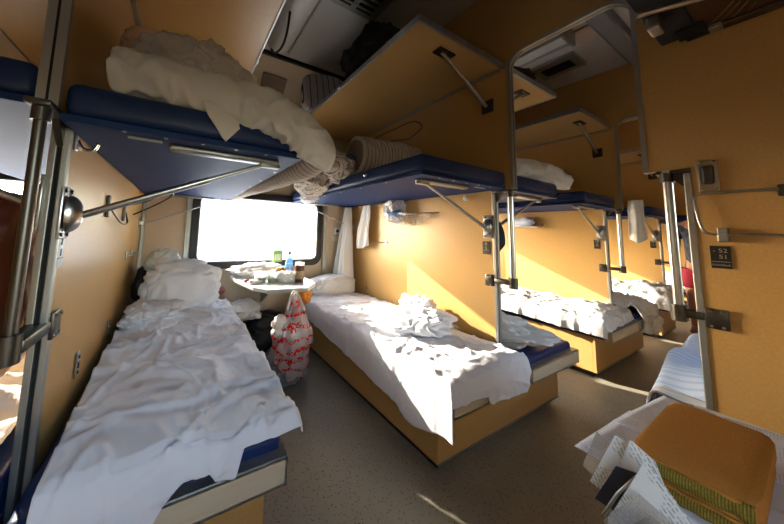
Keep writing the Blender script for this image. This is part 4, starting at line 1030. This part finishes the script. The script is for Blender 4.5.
Rr = [.12,.115,.13,.10,.055,.085,.10,.06,.055,.045,.032,.028,.055,.045,.032,.028,.085,.06,.04,.03,.085,.06,.04,.03]
skin_body('body', V, E, Rr, SKIN, root)
skin_body('shirt', [pp(0, 0, .82)] + V[1:4] + [V[8], pp(.02,.20,1.17), V[12], pp(.02,-.20,1.17)], [(0,1),(1,2),(2,3),(3,4),(4,5),(3,6),(6,7)], [.15,.145,.15,.118,.07,.062,.07,.062], SHIRT, root)
skin_body('shorts', [pp(0,0,.92), pp(0,.09,.76), pp(-.005,.10,.55), pp(0,-.09,.76), pp(-.015,-.10,.55)], [(0,1),(1,2),(0,3),(3,4)], [.14,.11,.10,.11,.10], REDC, root)
heap('hair', HAIR, [(crumple((PX + .015, PY, 1.625), (.10, .092, .09), -1, 3.3, .06, 2.5, .05), 4)], '', '', root)

# ------------------------------------------------------------------ repeats share a group
GR = {'grab_pole': 'grab poles at the partition ends', 'seat_number_plate': 'seat number plates', 'coat_hook': 'coat hooks', 'towel': 'hanging white towels',
      'towel_rail': 'rails on the partitions', 'latch_plate': 'small fittings low on the partitions', 'food_tub': 'food tubs on the table', 'bed_sheet': 'sheets and quilts on the lower berths',
      'pillow': 'pillows in the bay', 'rolled_quilt': 'rolled quilts on the upper berths', 'bunched_sheet': 'bunched sheets on the lower berths', 'ceiling_vent': 'ceiling vents'}
for o in list(COL.objects):
    if o.parent is None and 'label' in o and 'group' not in o and o.name.split('.')[0] in GR: o['group'] = GR[o.name.split('.')[0]]

# ------------------------------------------------------------------ outside
o = MB().box(-60, 60, 1.5, 140, -1.35, -1.25).build('ground_outside', SNOW); struct(o, 'pale open ground outside the window', 'ground')
root = thing('building', (6, 42, -1.25), 'pale hazy low building far beyond the window', 'building')
MB().box(-6, 14, 40, 50, -1.25, 4.2).build('walls', BLDG, root); MB().prism([(39.5, 4.2), (50.5, 4.2), (45, 6.4)], 'x', -6.5, 14.5).build('roof', BLDGR, root)

# ------------------------------------------------------------------ light
w = bpy.data.worlds.new('World'); SC.world = w; w.use_nodes = True
wn = w.node_tree; bg = wn.nodes['Background']
sky = wn.nodes.new('ShaderNodeTexSky'); sky.sky_type = 'NISHITA'; sky.sun_disc = False
sky.sun_elevation = math.radians(22); sky.sun_rotation = math.radians(-28); sky.air_density = 1.2; sky.dust_density = 1.5
hs = wn.nodes.new('ShaderNodeHueSaturation'); hs.inputs['Saturation'].default_value = .8
wn.links.new(sky.outputs[0], hs.inputs['Color']); wn.links.new(hs.outputs[0], bg.inputs['Color'])
bg.inputs['Strength'].default_value = 2.0
sd = Vector((.40, -.90, -.408)).normalized()
sl = bpy.data.lights.new('sun', 'SUN'); sl.energy = 22; sl.angle = math.radians(.6); sl.color = (1, .90, .74)
so = bpy.data.objects.new('sun', sl); COL.objects.link(so); so.rotation_euler = sd.to_track_quat('-Z', 'Y').to_euler(); so.location = (-5, 10, 6)
def portal(a, b, z0, z1, y, s):
    l = bpy.data.lights.new('window_portal', 'AREA'); l.shape = 'RECTANGLE'; l.size = b - a; l.size_y = z1 - z0
    l.cycles.is_portal = True
    o = bpy.data.objects.new('window_portal', l); COL.objects.link(o); o.location = ((a + b) / 2, y, (z0 + z1) / 2)
    o.rotation_euler = Vector((0, -s, 0)).to_track_quat('-Z', 'Z').to_euler()
for a, b in WIN[:5]: portal(a, b, WZ0, WZ1, .20, 1)
for a, b in NWIN: portal(a, b, .82, 1.56, YN - .09, -1)

# ------------------------------------------------------------------ camera (14 mm class wide angle, shifted)
yaw, pitch, rollr, f = .5152, .0985, .0289, 271.2456
Fv = Vector((math.sin(yaw) * math.cos(pitch), math.cos(yaw) * math.cos(pitch), math.sin(pitch)))
rv = Vector((math.cos(yaw), -math.sin(yaw), 0)); uv_ = rv.cross(Fv)
r2 = math.cos(rollr) * rv + math.sin(rollr) * uv_; u2 = -math.sin(rollr) * rv + math.cos(rollr) * uv_
cam = bpy.data.cameras.new('camera'); co = bpy.data.objects.new('camera', cam); COL.objects.link(co)
cam.sensor_width = 36; cam.sensor_fit = 'HORIZONTAL'; cam.lens = f / 784 * 36; cam.clip_start = .02; cam.clip_end = 300
cam.shift_x = (392 - 336.88) / 784; cam.shift_y = -(262 - 204.52) / 784
co.matrix_world = Matrix(((r2.x, u2.x, -Fv.x, .3042), (r2.y, u2.y, -Fv.y, -2.8544), (r2.z, u2.z, -Fv.z, 1.1557), (0, 0, 0, 1)))
SC.camera = co
SC.view_settings.view_transform = 'Standard'; SC.view_settings.look = 'None'; SC.view_settings.gamma = 1
SC.view_settings.use_curve_mapping = False; SC.view_settings.exposure = .03
